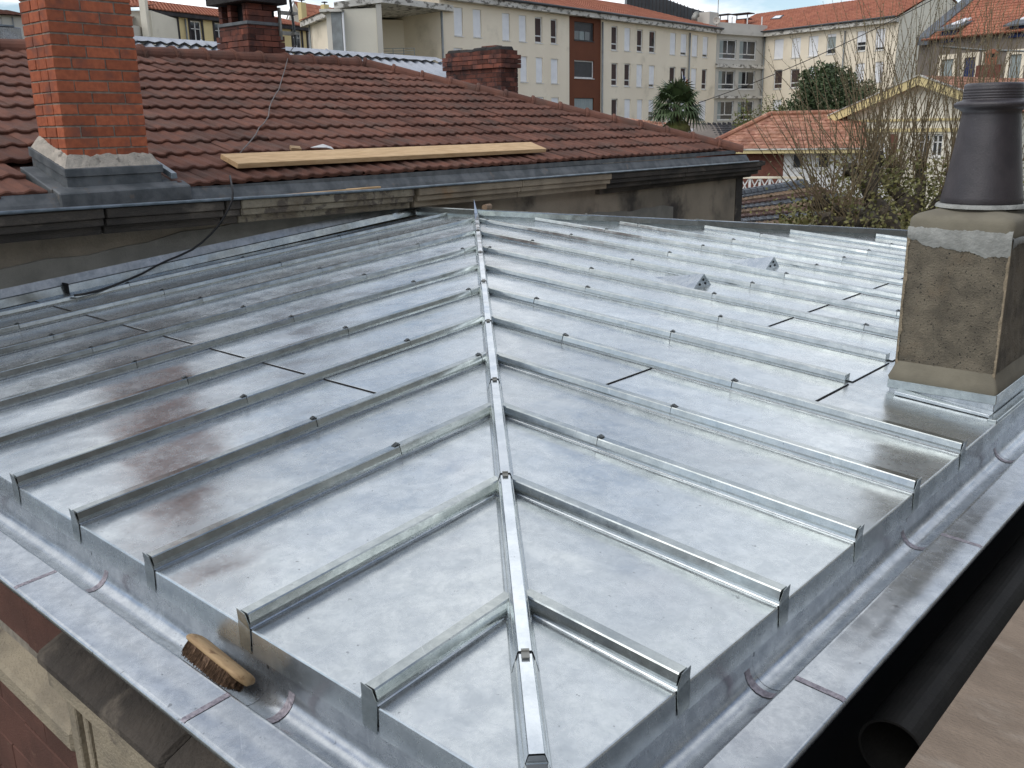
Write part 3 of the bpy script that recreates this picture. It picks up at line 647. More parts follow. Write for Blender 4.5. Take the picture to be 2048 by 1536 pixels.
for idx, (dd_, r, c, s, u, vis) in enumerate(cand):
    rr = random.Random(r * 100 + c); Rm = Matrix((EX.resized(4), EY.resized(4), EZ.resized(4), (0, 0, 0, 1))).transposed()
    o3 = RP(s + rr.uniform(-.003, .003), u + rr.uniform(-.012, .012), rr.uniform(-.004, .004)); mw = Matrix.Translation(o3) @ Rm
    mw = mw @ Matrix.Rotation(rr.uniform(-.02, .02), 4, 'Z')
    cut = s + TW > hip_s(u + TE) - .02
    if cut:
        b2 = tile_bm(); pl = V((HIPS - s - u * cosr - .01, 0, 0)); bmesh.ops.bisect_plane(b2, geom=b2.verts[:] + b2.edges[:] + b2.faces[:], plane_co=pl, plane_no=V((1, cosr, 0)).normalized(), clear_outer=True)
        me = bpy.data.meshes.new('tile'); b2.to_mesh(me); b2.free(); me.materials.append(M['tile'])
    else: me = tile_me
    if len(me.polygons) == 0: continue
    if ntile < 298 and vis: part('tile', me, None, nh, mw=mw); ntile += 1
    else:
        k = bmesh.new(); k.from_mesh(me); k.transform(mw); tmp = bpy.data.meshes.new('t'); k.to_mesh(tmp); k.free(); rest.from_mesh(tmp); bpy.data.meshes.remove(tmp)
me = bpy.data.meshes.new('upper_tiles'); rest.to_mesh(me); rest.free(); me.materials.append(M['tile']); part('upper_tiles', me, None, nh, kind='stuff')
mb = MB(); hb = lambda s, u: RP(s, u, -.015)
mb.quad(hb(-4, -.02), hb(HIPS, 0), hb(SR, RL), hb(-4, RL)); mb.quad(hb(HIPS, 0), NP(HIPS, 7.47, RZ0), hb(SR, RL)); mb.quad(hb(-4, RL), hb(SR, RL), NP(HIPS, 7.47, RZ0), NP(-4, 7.47, RZ0)); part('roof_underlay', mb, M['tile'], nh)
mb = MB(); mb.boxf(lambda s, b, z: NP(s, b, z), -4, .02, .70, 8.42, .06, .745); part('eaves_board', mb, M['zinc_old'], nh)
def capt(P, Q, r0, r1, up, name):
    d = (Q - P).normalized(); sd_ = d.cross(up).normalized(); nn_ = sd_.cross(d).normalized(); mb = MB(); n = 10; rg = []
    for (t_, r_) in ((0, r0 * 1.08), (.03, r0 * 1.16), (.10, r0 * 1.13), (.11, r0), (1.0, r1 * .96)):
        c = P + (Q - P) * t_
        rg.append([c + sd_ * (math.cos(math.pi * (-.08 + 1.16 * j / n)) * r_) + nn_ * (math.sin(math.pi * (-.08 + 1.16 * j / n)) * r_ * .85) for j in range(n + 1)])
    for A, B in zip(rg, rg[1:]):
        for j in range(n): mb.quad(A[j], A[j + 1], B[j + 1], B[j])
    mb.quad(*rg[0]); part(name, mb, M['tile'], nh, smooth=False)
n = 21
for i in range(n):
    P = RP(-3.0 + i * .385, RL, .0); Q = RP(-3.0 + i * .385 + .375, RL, .0)
    if P.dot(ND) > 1e9 or (-3.0 + i * .385) > SR - .1: break
    capt(Q, P, .125, .115, V((0, 0, 1)), 'ridge_tile')
Hs, He = RP(SR, RL, .0), RP(HIPS + .04, -.05, .0); hl = (He - Hs).length; nhp = 14
for i in range(nhp):
    P = Hs + (He - Hs) * (i / nhp); Q = Hs + (He - Hs) * ((i + .99) / nhp)
    capt(P, Q, .122, .110, V((0, 0, 1)), 'hip_tile')
# ================================================================== BRICK CHIMNEY (left)
bc = thing('brick_chimney', 'tall orange-red brick chimney with grey flashing at the eaves of the tiled roof', 'chimney', tuple(NP(-.75, .3, .8)))
S0, S1, B0, B1 = -1.055, -.475, .10, .475
H = .0725
zb0 = .975
mb = MB(); mb.boxf(NP, S0 + .007, B0 + .007, .70, S1 - .007, B1 - .007, 2.6); part('mortar_core', mb, M['mortar'], bc)
def brick(fr, a0, b0, z, a1, b1, z1):
    rr = random; j = lambda: rr.uniform(-.0015, .0015)
    mb = MB(); mb.boxf(fr, a0 + j(), b0 + j(), z + j(), a1 + j(), b1 + j(), z1 + j()); return mb
for k in range(23):
    z = zb0 + k * H; z1 = z + H - .0105; j = .0095
    if z > 2.55: break
    off = k % 2
    # front face stretchers; the headers on the left face alternate
    W = S1 - S0; L_ = .222
    if off: cuts = [(0, L_), (L_ + j, 2 * L_ + j), (2 * L_ + 2 * j, W)]
    else: cuts = [(0, .112), (.112 + j, .112 + j + L_), (.112 + 2 * j + L_, W)]
    for q, (a, b) in enumerate(cuts):
        part('brick', brick(NP, S0 + a, B0, z, S0 + b, B0 + .10, z1), M['brick'], bc, bevel=.002)
    D_ = B1 - B0
    lc = [(.10 + j, .10 + j + .10), (.10 + j + .11, D_)] if off else [(.10 + j, .10 + j + .145), (.10 + j + .155, D_)]
    for (a, b) in lc:
        part('brick', brick(NP, S0, B0 + a, z, S0 + .10, B0 + b, z1), M['brick'], bc, bevel=.002)
        part('brick', brick(NP, S1 - .10, B0 + a, z, S1, B0 + b, z1), M['brick'], bc, bevel=.002)
    part('brick', brick(NP, S0 + .105, B1 - .10, z, S1 - .105, B1 - .002, z1), M['brick'], bc)
# sloping mortar fillet
def fillet():
    mb = MB(); n = 26; rr = random.Random(5)
    def ringp(e, zf):
        o = []
        for i in range(n): t_ = i / n; o.append((S0 - e + (S1 - S0 + 2 * e) * t_, B0 - e, zf(0, t_) + rr.uniform(-.004, .004)))
        for i in range(n): t_ = i / n; o.append((S1 + e, B0 - e + (B1 - B0 + 2 * e) * t_, zf(t_, 1) + rr.uniform(-.004, .004)))
        for i in range(n): t_ = i / n; o.append((S1 + e - (S1 - S0 + 2 * e) * t_, B1 + e, zf(1, 1 - t_) + rr.uniform(-.004, .004)))
        for i in range(n): t_ = i / n; o.append((S0 - e, B1 + e - (B1 - B0 + 2 * e) * t_, zf(1 - t_, 0) + rr.uniform(-.004, .004)))
        return o
    r_ = [ringp(.052, lambda b, s: .915 + b * .13), ringp(.044, lambda b, s: .928 + b * .13), ringp(.014, lambda b, s: .985 + b * .125 + .004 * math.sin(s * 21 + b * 9)), ringp(.001, lambda b, s: 1.0 + b * .13 + .006 * math.sin(s * 17 + b * 9) + .004 * math.sin(s * 41))]
    for A, B in zip(r_, r_[1:]):
        for i in range(len(A)): k = (i + 1) % len(A); mb.quad(NP(*A[i]), NP(*A[k]), NP(*B[k]), NP(*B[i]))
    return mb
part('mortar_fillet', fillet(), M['flaunch'], bc)
def slopebox(s0, b0, s1, b1, zl0, zh0, zl1, zh1):   # heights at b0 / b1
    return MB().hexa([NP(s0, b0, zl0), NP(s1, b0, zl0), NP(s1, b1, zl1), NP(s0, b1, zl1), NP(s0, b0, zh0), NP(s1, b0, zh0), NP(s1, b1, zh1), NP(s0, b1, zh1)])
part('cover_flashing', slopebox(S0 - .062, B0 - .062, S1 + .062, B1 + .06, .862, .915, 1.0, 1.06), M['zinc_old'], bc, bevel=.003)
part('base_flashing', slopebox(S0 - .05, B0 - .05, S1 + .05, B1 + .05, .70, .88, .80, 1.0), M['zinc_old'], bc, bevel=.003)
mb = slopebox(S0 - .15, B0 - .14, S1 + .22, B0 - .045, .66, .765, .70, .80); part('apron_flashing', mb, M['zinc_old'], bc, bevel=.008)
mb = slopebox(S0 - .16, B0 - .05, S0 - .05, B1, .70, .79, .82, .93); part('side_channel', mb, M['zinc_old'], bc, bevel=.004)
mb = slopebox(S1 + .05, B0 - .05, S1 + .12, B1, .70, .80, .82, .95); part('side_channel', mb, M['zinc_old'], bc, bevel=.004)
mb = MB(); mb.hexa([NP(S1 + .10, B0 - .09, .815), NP(S1 + .15, B0 - .09, .815), NP(S1 + .15, B1 - .05, .965), NP(S1 + .10, B1 - .05, .965), NP(S1 + .105, B0 - .09, .855), NP(S1 + .145, B0 - .09, .855), NP(S1 + .145, B1 - .05, 1.005), NP(S1 + .105, B1 - .05, 1.005)])
part('side_batten_cap', mb, M['zinc_bar'], bc, bevel=.002)
# ================================================================== sooty brick chimneys behind the tiled ridge
def dark_chimney(root, s0, s1, b0, b1, z0, z1, corbel=None, holes=False):
    mb = MB(); mb.boxf(NP, s0 + .006, b0 + .006, z0, s1 - .006, b1 - .006, z1); part('mortar_core', mb, M['mortar_dark'], root)
    k = 0; z = z0
    while z < z1 - .02:
        e = 0
        if corbel:
            for (c0, c1, ce) in corbel:
                if c0 <= z < c1: e = ce
        zt = z + .063; off = (k % 2) * .115
        def run(fr, Ln, skip=None):
            a = -off
            while a < Ln - .01:
                p, q = max(0, a), min(Ln, a + .222)
                if q - p > .03 and not (skip and skip(p, q, z)): part('brick', brick(fr, p, 0, z, q, .10, zt), M['brick_dark'], root)
                a += .230
        run(lambda a, b, zz: NP(s0 - e + a, b0 - e + b, zz), s1 - s0 + 2 * e)
        run(lambda a, b, zz: NP(s0 - e + b, b1 + e - a, zz), b1 - b0 + 2 * e - .1, (lambda p, q, z_: holes and z_ > holes[0] and z_ < holes[1] and not (abs((p + q) / 2 - holes[2]) < .07) and .08 < (p + q) / 2 < holes[3]) if holes else None)
        run(lambda a, b, zz: NP(s1 + e - b, b0 - e + .1 + a, zz), b1 - b0 + 2 * e - .1)
        if e: mb = MB(); mb.boxf(NP, s0 - e + .01, b0 - e + .01, z, s1 + e - .01, b1 + e - .01, zt - .004); part('mortar_core', mb, M['mortar_dark'], root)
        z += .0715; k += 1
# chimney with a concrete slab, middle left
c2 = thing('slab_chimney', 'sooty brick chimney with open flues under a black slab, behind the tiled ridge', 'chimney', tuple(NP(3.3, 4.3, 1.8)))
s0_, _ = Nb(498, 90, 3.95); s1_, _ = Nb(567, 90, 3.95); bE, _ = Ns(440, 95, s0_)
dark_chimney(c2, s0_ + .02, s1_ - .02, 3.97, bE, 1.72, 2.42, corbel=[(2.06, 2.25, .035)])
# upper storey with open flues
zt0, zt1 = 2.40, 2.66
mb = MB(); mb.boxf(NP, s0_ + .01, 3.96, zt0, s1_ - .01, bE, zt0 + .035); part('lead_band', mb, M['lead'], c2)
part('lead_band', MB().boxf(NP, s0_ - .0, 3.95, 2.405, s1_, bE + .01, 2.44), M['lead'], c2)
for k in range(3):
    z = 2.44 + k * .0715
    for i in range(2):
        a = s0_ + .03 + i * .235 - (.1 if k % 2 and i else 0)
        part('brick', brick(NP, a, 3.975, z, min(a + .225, s1_ - .03), 4.07, z + .063), M['brick_dark'], c2)
    for (ba, bb) in ((4.00, 4.05), (4.0 + (bE - 4.0) * .52, 4.0 + (bE - 4.0) * .64), (bE - .08, bE - .01)):
        part('brick', brick(NP, s0_ + .02, ba, z, s0_ + .12, bb, z + .063), M['brick_dark'], c2)
mb = MB(); mb.boxf(NP, s0_ + .13, 4.05, 2.44, s1_ - .03, bE - .02, 2.655); part('flue', mb, M['dark_gap'], c2)
mb = MB(); mb.boxf(NP, s0_ - .085, 3.87, 2.655, s1_ + .05, bE + .09, 2.76); part('cap_slab', mb, M['slab'], c2, bevel=.006)
# bracket with mast stub on the slab chimney
mast = thing('aerial_mast', 'dark steel aerial mast clamped with brackets to the side of the slab chimney', 'mast', tuple(NP(s1_ + .1, 3.93, 2.2)))
mb = MB(); mx = s1_ + .14; mb.tube([NP(mx + .02, 3.9, 2.18), NP(mx - .04, 3.9, 3.0)], .017, 8); part('pole', mb, M['clip'], mast)
for z in (2.30, 2.54):
    mb = MB(); mb.boxf(NP, s1_ - .03, 3.91, z, mx + .05, 3.95, z + .045); mb.boxf(NP, mx - .02, 3.86, z + .005, mx + .05, 3.95, z + .035); part('bracket', mb, M['grate'], mast)
mb = MB(); mb.boxf(NP, s1_ - .045, 3.93, 2.24, s1_ - .015, 3.96, 2.62); part('mounting_plate', mb, M['grate'], mast)
# broad chimney
c3 = thing('broad_chimney', 'broad sooty brick chimney with broken crown behind the hip of the tiled roof', 'chimney', tuple(NP(8, 4.4, 1.3)))
b3 = 3.95; s0c, z_ = Nb(1000, 95, b3); s1c, _ = Nb(1040, 95, b3); bE3, _ = Ns(884, 130, s0c)
s0c += .05; s1c -= .03; zt = Nb(1000, 95, b3)[1]
dark_chimney(c3, s0c, s1c, b3 + .03, bE3 - .04, 1.2, zt - .02, corbel=[(zt - .33, zt - .13, .04)])
for q in range(7):
    rr = random.Random(q); a = b3 + .05 + (bE3 - b3 - .35) * q / 6.5; mb = MB(); t_ = rr.uniform(.02, .045)
    mb.hexa([NP(s0c - .02 + rr.uniform(0, .05), a, zt - .03), NP(s1c - .05, a, zt - .03), NP(s1c - .05, a + .33, zt - .03), NP(s0c + rr.uniform(-.02, .05), a + .33, zt - .03),
             NP(s0c + .02, a + .02, zt + t_ - .01), NP(s1c - .08, a + .02, zt + t_), NP(s1c - .1, a + .3, zt + t_ + rr.uniform(-.015, .02)), NP(s0c + .03, a + .3, zt + t_ - .01)])
    part('crown_rubble', mb, M['mortar_dark'] if q % 2 else M['slab'], c3, bevel=.01)
mb = MB(); mb.boxf(NP, s0c + .06, b3 + .18, zt + .02, s0c + .22, b3 + .50, zt + .055); part('loose_brick', mb, M['brick_dark'], c3, bevel=.004)
# zinc box on the ridge at far left
zbx = thing('metal_skylight_box', 'blue-grey metal box standing behind the tiled ridge beside the brick chimney', 'roof box', tuple(NP(.3, 4.3, 2.0)))
a0, q0 = Nb(-60, 80, 4.2); a1, q1 = Nb(46, 78, 4.2); zt_ = Nb(20, 50, 4.2)[1]
mb = MB(); mb.boxf(NP, a0, 4.2, 1.7, a1, 5.0, zt_ - .02); part('box_body', mb, M['zinc_gutter'], zbx, bevel=.005)
mb = MB(); mb.boxf(NP, a0 - .01, 4.19, zt_ - .02, a1 - .07, 5.0, zt_); part('box_lid', mb, M['zinc_bar'], zbx, bevel=.004)
# corrugated fibre-cement roof behind the ridge
cr = thing('corrugated_roof', 'pale grey corrugated shed roof running along behind the brown-red tiled ridge', 'shed roof', tuple(NP(5, 9, 0)))
P1_, P2_ = at(262, 79, 14.5), at(884, 122, 17.6)
zr_ = (P1_.z + P2_.z) / 2; cdv = (P2_ - P1_); cdv.z = 0; cL = cdv.length; cdv.normalize(); cb = V((-cdv.y, cdv.x, 0))
print('corr', P1_, P2_)
def CP(s, b, z): q = P1_.lerp(P2_, s / cL); return q - cb * b + V((0, 0, z))
mb = MB(); pitch = .177; n = int(cL / pitch) * 6
for row, (b0_, b1_) in enumerate(((0.16, 1.3), (1.25, 2.6))):
    prev = None
    for i in range(n + 1):
        s = -1 + (cL + .9) * i / n; w_ = .028 * math.sin(2 * math.pi * s / pitch)
        cur = (CP(s, b0_, -b0_ * .32 + w_), CP(s, b1_, -b1_ * .32 + w_ + .01))
        if prev: mb.quad(prev[0], cur[0], cur[1], prev[1])
        prev = cur
part('corrugated_sheets', mb, M['fibro'], cr, smooth=True, kind='stuff')
nr = int(cL / 1.1)
for i in range(-1, nr):
    s = i * 1.1; mb = MB()
    for b0_, b1_, za, zb in ((0, .0, .05, .05),): pass
    m_ = 12; sg = 1
    for j in range(m_):
        sa, sb = s + 1.12 * j / m_, s + 1.12 * (j + 1) / m_
        pr = [(-.2, -.03), (-.03, .05), (.04, .055), (.30, -.035)]
        for (p, q) in zip(pr, pr[1:]):
            wa = lambda ss, b: .024 * math.sin(2 * math.pi * ss / pitch) * (1 if b > .2 else 0)
            mb.quad(CP(sa, p[0], p[1] + wa(sa, p[0])), CP(sb, p[0], p[1] + wa(sb, p[0])), CP(sb, q[0], q[1] + wa(sb, q[0])), CP(sa, q[0], q[1] + wa(sa, q[0])))
    mb.boxf(lambda a_, b_, z_: CP(a_, b_, z_ - b_ * .32 if b_ > 0 else z_), s - .012, .0, .052, s + .012, .32, .075)
    part('ridge_piece', mb, M['fibro'], cr)
mb = MB(); mb.hexa([CP(-1, 2.4, -8), CP(cL - .2, 2.4, -8), CP(cL - .2, -2, -8), CP(-1, -2, -8), CP(-1, 2.4, -.95), CP(cL - .2, 2.4, -.95), CP(cL - .2, -.2, -.12), CP(-1, -.2, -.12)]); part('shed_wall', mb, M['greyrender'], cr)
# ================================================================== loose things on the tiled roof
def onroof(x, y, lift=.05):
    n = EZ; c = n.dot(RP(0, 0, lift)); P = hit(x, y, n, c); q = P - RP(0, 0, 0); return q.dot(EX), q.dot(EY)
pl = MB(); (sa, ua), (sb, ub) = onroof(475, 335, .075), onroof(1092, 303, .075)
ang = math.atan2(ub - ua, sb - sa)
A = RP(sa, ua, .065); dx = (EX * math.cos(ang) + EY * math.sin(ang)); dy = (EY * math.cos(ang) - EX * math.sin(ang)); Lp = math.hypot(sb - sa, ub - ua)
def PB(a, b, z): return A + dx * a + dy * b + EZ * z
W_ = .235
pl.hexa([PB(0, 0, 0), PB(Lp, 0, 0), PB(Lp, W_, 0), PB(.0, W_, 0), PB(0, 0, .042), PB(Lp, 0, .042), PB(Lp, W_, .042), PB(.0, W_, .042)])
o = part('timber_plank', pl, M['wood'], None, bevel=.003); tag(o, 'long new pine plank lying on the lowest courses of the brown-red tiles', 'plank')
for k, (x0, x1, yy, w0) in enumerate(((548, 700, 380, .03), (690, 748, 376, .035))):
    a, z = Nb(x0, yy, -.12); b, _ = Nb(x1, yy - 3, -.12); mb = MB(); zz = gz(a) - .01 + .012 * k
    mb.boxf(NP, a, -.215 + .05 * k, zz, b + .04, -.215 + w0 + .05 * k, zz + .016); o = part('timber_batten', mb, M['wood'], None, bevel=.002)
    tag(o, ('longer thin pine batten lying in the gutter on the cornice' if k == 0 else 'short thin pine batten at the right end of the longer one in the cornice gutter'), 'batten')
s, u = onroof(590, 299, .06); A2 = RP(s, u, .055); mb = MB(); mb.boxf(lambda a, b, z: A2 + EX * (a + .5 * b) + EY * (b - .4 * a) + EZ * z, -.04, -.04, 0, .045, .03, .03); o = part('wood_offcut', mb, M['wood_side'], None, bevel=.002); tag(o, 'small square wood offcut lying on the tiles above the long plank', 'offcut')
s, u = onroof(648, 296, .06); A3 = RP(s, u, .06); mb = MB(); f3 = lambda a, b, z: A3 + EX * a + EY * (b) + EZ * (z + .25 * max(0, .06 - abs(a)) )
mb.quad(f3(-.13, .03, .0), f3(.0, -.03, .0), f3(.08, -.04, .0), f3(.08, .0, .01), f3(.0, .02, .015)); mb.quad(f3(.08, .0, .006), f3(.08, -.04, -.004), f3(.0, -.03, -.004), f3(-.13, .03, -.004), f3(.0, .02, .011)); o = part('zinc_offcut', mb, M['white'], None); tag(o, 'curled pale metal offcut lying on the tiles above the long plank', 'offcut')
# aerial wire running down the tiles, over the gutter and onto the zinc
pts = [NP(s1_ + .16, 3.9, 2.2)]
for (x, y) in ((654, 112), (648, 128), (640, 150), (600, 165), (592, 150)): pass
for (x, y) in ((578, 106), (576, 115), (570, 137), (563, 160), (558, 178), (550, 190), (543, 203), (539, 215), (537, 232), (528, 246), (518, 255), (512, 268), (500, 283), (488, 296), (478, 308)):
    s, u = onroof(x, y, .075); pts.append(RP(s, u, .072))
mb = MB(); mb.tube(pts, .0055, 6); o = part('aerial_wire', mb, M['wire'], None, smooth=True); tag(o, 'thin grey wire trailing down the tiles from the mast to the long plank', 'wire')
pts = []
for (x, y, b) in ((460, 352, .0), (463, 368, -.12), (466, 386, -.272)):
    a, z = Nb(x, y, b); pts.append(NP(a, b, z))
path = [(465, 398, -.285), (458, 416, -.28), (448, 434, -.27), (436, 452, -.25), (423, 467, -.22), (405, 484, -.22), (385, 499, -.24), (360, 511, -.26), (335, 521, -.3), (310, 533, -.3), (285, 547, -.3), (255, 560, -.3), (225, 572, -.3), (195, 582, -.3), (170, 588, -.3), (148, 591, -.3)]
for (x, y, b) in path:
    a, z = Nb(x, y, b); p = NP(a, b, z); q = hit(x, y, (0, -T, 1), .046); pts.append(p if (p - CAM).length < (q - CAM).length else q)
mb = MB(); mb.tube(pts, .0075, 8); o = part('black_cable', mb, M['cable'], None, smooth=True); tag(o, 'black cable hanging over the cornice and lying across the left side of the zinc roof', 'cable')
# piece of clay tile behind the finial
mb = MB(); A4 = at(969, 415, (AP - CAM).dot(CF) + .22); mb.tube([A4, A4 + V((-.03, .10, 0))], .026, 16); o = part('clay_tile_fragment', mb, M['tile_buff'], None); tag(o, 'curved clay tile fragment just behind the pointed finial at the apex', 'tile fragment')

# ================================================================== OWN BUILDING BELOW THE LEFT GUTTER
ow = roof
mb = MB(); mb.box(-9.5, .02, -8, -.0, 8.0, -.145); part('mass_wall', mb, M['wall_red'], ow)
mb = MB(); mb.box(-9.5, -.17, -.19, .17, 8.2, -.158); part('cornice_bed', mb, M['stone_dark'], ow)
# red-brown blocks, joints recessed
z = -.172; r = 0
while z > -3.4:
    hh = .20 if r != 2 else .20; x = -9.2 + (.21 if r % 2 else 0)
    if not (-.62 > z - .1 > -.78):
        while x < -1.5:
            x1 = min(x + .42, -1.5); mb = MB(); mb.box(x + .002, -.062 + random.uniform(-.003, .003), z - hh + .003, x1 - .002, .02, z - .003)
            if x > -3.6 and z > -1.8: part('block', mb, M['wall_red'], ow, bevel=.004)
            x += .42
    z -= hh; r += 1
mb = MB(); mb.box(-9.2, -.05, -3.4, -1.5, .02, -.175); part('block_backing', mb, M['mortar'], ow)
# string course
for k in range(6):
    x0 = -1.80 - .95 * (k + 1) + .02 * (k % 2); mb = MB()
    mb.hexa([(x0, -.135, -.735), (x0 + .945, -.135, -.735), (x0 + .945, .0, -.735), (x0, .0, -.735), (x0, -.135, -.655), (x0 + .945, -.135, -.655), (x0 + .945, .0, -.60), (x0, .0, -.60)])
    part('string_course', mb, M['stone_cream'], ow, bevel=.012)
    mb = MB(); mb.box(x0, -.09, -.80, x0 + .947, 0, -.735); part('string_course', mb, M['stone_cream'], ow, bevel=.006)
# pilaster with weathered head
for k, (x0, x1) in enumerate(((-1.76, -1.02), (-1.015, -.2))):
    mb = MB(); mb.hexa([(x0, -.205, -.36), (x1, -.205, -.36), (x1, 0, -.36), (x0, 0, -.36), (x0, -.205, -.315), (x1, -.205, -.315), (x1, -.02, -.235), (x0, -.02, -.235)])
    part('pilaster_head', mb, M['stone_dark'], ow, bevel=.012)
    mb = MB(); mb.box(x0 + .02, -.19, -.43, x1, 0, -.362); part('pilaster_head', mb, M['stone_cream'], ow, bevel=.008)
mb = MB(); mb.box(-1.60, -.06, -.27, -1.50, .0, -.172); part('packing_stone', mb, M['dark_gap'], ow, bevel=.01)
mb = MB(); mb.box(-1.72, -.13, -3.4, -.1, .02, -.432); part('pilaster_shaft', mb, M['stone_cream'], ow, bevel=.006)
mb = MB(); mb.box(-1.715, -.158, -3.4, -1.66, -.132, -.432); mb.box(-1.61, -.158, -3.4, -1.58, -.132, -.432); part('pilaster_fillet', mb, M['stone_cream'], ow, bevel=.004)
for x0 in (-1.575, -.95):
    mb = MB(); mb.box(x0, -.150, -.95, x0 + .62, -.132, -.46); part('pilaster_panel', mb, M['stone_cream'], ow, bevel=.006)
# right hand wall under the gutter
mb = MB(); mb.box(.0, -.1, -8, .06, 9, -.19); part('side_wall', mb, M['membrane'], ow)
# ---- black drain pipe and membrane in the gap, scaffold board
o = part('membrane', MB().hexa([(.061, -2, -.95), (2.2, -2, -.80), (2.2, 9, -.80), (.061, 9, -.95), (.061, -2, -.94), (2.2, -2, -.79), (2.2, 9, -.79), (.061, 9, -.94)]), M['membrane'], None)
tag(o, 'black sheet membrane with faint outlined lettering in the gap under the scaffold board', 'membrane')
def textmesh(body, size):
    cu = bpy.data.curves.new('t', 'FONT'); cu.body = body; cu.size = size; cu.fill_mode = 'NONE'; cu.bevel_depth = .0022; cu.bevel_resolution = 0; cu.space_character = 1.15
    ob = bpy.data.objects.new('t', cu); col.objects.link(ob); dg = bpy.context.evaluated_depsgraph_get(); dg.update()
    me = bpy.data.meshes.new_from_object(ob.evaluated_get(dg)); bpy.data.objects.remove(ob); me.materials.clear(); me.materials.append(M['letters']); return me
for k in range(3):
    me = textmesh('DELTA', .17); mw = Matrix.Translation((.195, 1.12 + k * 1.13, -.928)) @ Matrix.Rotation(math.radians(90), 4, 'Z') @ Matrix.Rotation(math.radians(4), 4, 'X')
    part('lettering', me, None, o, mw=mw)
mb = MB(); rp = .088; yc = 1.17
ring_ = [(math.cos(2 * math.pi * j / 40), math.sin(2 * math.pi * j / 40)) for j in range(40)]
pcx, pcz = .215, -.47
for j in range(40):
    a, b = ring_[j], ring_[(j + 1) % 40]
    for (r0, r1, y0, y1) in ((rp, rp, yc, 9), (rp - .007, rp, yc, yc), (rp - .007, rp - .007, 3, yc)):
        mb.quad((pcx + a[0] * r0, y0, pcz + a[1] * r0), (pcx + b[0] * r0, y0, pcz + b[1] * r0), (pcx + b[0] * r1, y1, pcz + b[1] * r1), (pcx + a[0] * r1, y1, pcz + a[1] * r1))
o = part('drain_pipe', mb, M['black'], None, smooth=False); tag(o, 'thick black open-ended pipe lying in the dark gap below the right gutter', 'pipe')
for p_ in o.data.polygons: p_.use_smooth = True
for k, (x0, x1) in enumerate(((.405, .76), (.77, 1.12), (1.13, 1.48))):
    me = subdivided_box(x0, -1.2, -.145, x1, 5.6, -.10, 16, 0, 0)
    for v in me.vertices: 
        if v.co.x < x0 + .01 and k == 0: v.co.x += random.uniform(-.003, .003)
    me.materials.append(M['scaf']); o = part('scaffold_board', me, None, None, bevel=.004)
    tag(o, ('worn plywood scaffold board nearest the gutter in the lower right corner', 'second worn scaffold board outside the first one', 'outermost worn scaffold board at the right')[k], 'board', 'scaffold boards beside the right gutter')
# ---- hand brush in the gutter
br = thing('hand_brush', 'wooden hand brush with brown bristles lying on its side in the left gutter', 'brush', (-.98, -.06, -.1))
BA = V((-1.10, -.052, -.092)); BQ = V((-.825, -.068, -.094)); bd = (BQ - BA).normalized(); BL = (BQ - BA).length
bu = (V((.1, .62, .78))); bu = (bu - bd * bu.dot(bd)).normalized(); bw = bd.cross(bu)      # bu: back of the brush, bw: towards the viewer side
def BP(a, w, u): return BA + bd * a + bw * w + bu * u
def loop_sec(t, u, hw):       # stadium outline width
    e = min(1, max(.0, math.sin(math.pi * min(max(t, 0), 1)) * 2.4)); return hw * min(1, math.sqrt(e))
mb = MB(); ns = 26; secs = []
for i in range(ns + 1):
    t = i / ns; a = BL * t; e = min(1.0, math.sqrt(max(0, 1 - (max(0, .10 - t) / .10) ** 2)), math.sqrt(max(0, 1 - (max(0, t - .90) / .10) ** 2)))
    hw = .034 * max(.06, e); th = .025 * max(.25, e ** .5)
    secs.append([BP(a, hw * math.cos(q) * (1 if abs(math.cos(q)) < .9 else 1), (.0 + th * (.5 + .5 * math.sin(q)) if True else 0)) for q in [2 * math.pi * j / 14 for j in range(14)]])
for A, B in zip(secs, secs[1:]):
    for j in range(14): mb.quad(A[j], A[(j + 1) % 14], B[(j + 1) % 14], B[j])
mb.quad(*secs[0]); mb.quad(*secs[-1]); part('brush_back', mb, M['brushwood'], br, smooth=True)
mb = MB(); rr = random.Random(4)
for i in range(64):
    for j in range(11):
        t = .025 + .885 * (i + .5) / 64; e = min(1.0, math.sqrt(max(0, 1 - (max(0, .20 - t) / .19) ** 2)), math.sqrt(max(0, 1 - (max(0, t - .72) / .20) ** 2))) if t > 0 else 0
        w_ = (-1 + 2 * (j + .5) / 11) * .031 * e; a = BL * t
        for q in range(2):
            a1, w1 = a + rr.uniform(-.0028, .0028), w_ + rr.uniform(-.003, .003); a2, w2 = a1 + rr.uniform(-.004, .004), w1 * 1.08 + rr.uniform(-.003, .003); h_ = (.029 + rr.uniform(-.007, .004)) * max(.3, e) ** .6
            mb.quad(BP(a1 - .0011, w1, .006), BP(a1 + .0011, w1, .006), BP(a2 + .0009, w2, -h_), BP(a2 - .0009, w2, -h_)); mb.quad(BP(a1, w1 - .0011, .006), BP(a1, w1 + .0011, .006), BP(a2, w2 + .0009, -h_), BP(a2, w2 - .0009, -h_))
part('bristles', mb, M['bristle'], br, kind='stuff')
mb = MB(); cs = []
for i in range(27):
    t = .03 + .87 * i / 26; e = min(1.0, math.sqrt(max(.01, 1 - (max(0, .20 - t) / .18) ** 2)), math.sqrt(max(.01, 1 - (max(0, t - .72) / .185) ** 2))); cs.append([BP(BL * t, -.029 * e, .006), BP(BL * t, .029 * e, .006), BP(BL * t, .028 * e, -.028 * e ** .6), BP(BL * t, -.028 * e, -.028 * e ** .6)])
for A, B in zip(cs, cs[1:]):
    for j in range(4): mb.quad(A[j], A[(j + 1) % 4], B[(j + 1) % 4], B[j])
part('bristle_mass', mb, M['bristle'], br)

# ================================================================== GROUND
o = struct('ground', MB().quad((-900, -900, -8), (900, -900, -8), (900, 900, -8), (-900, 900, -8)), M['ground'])
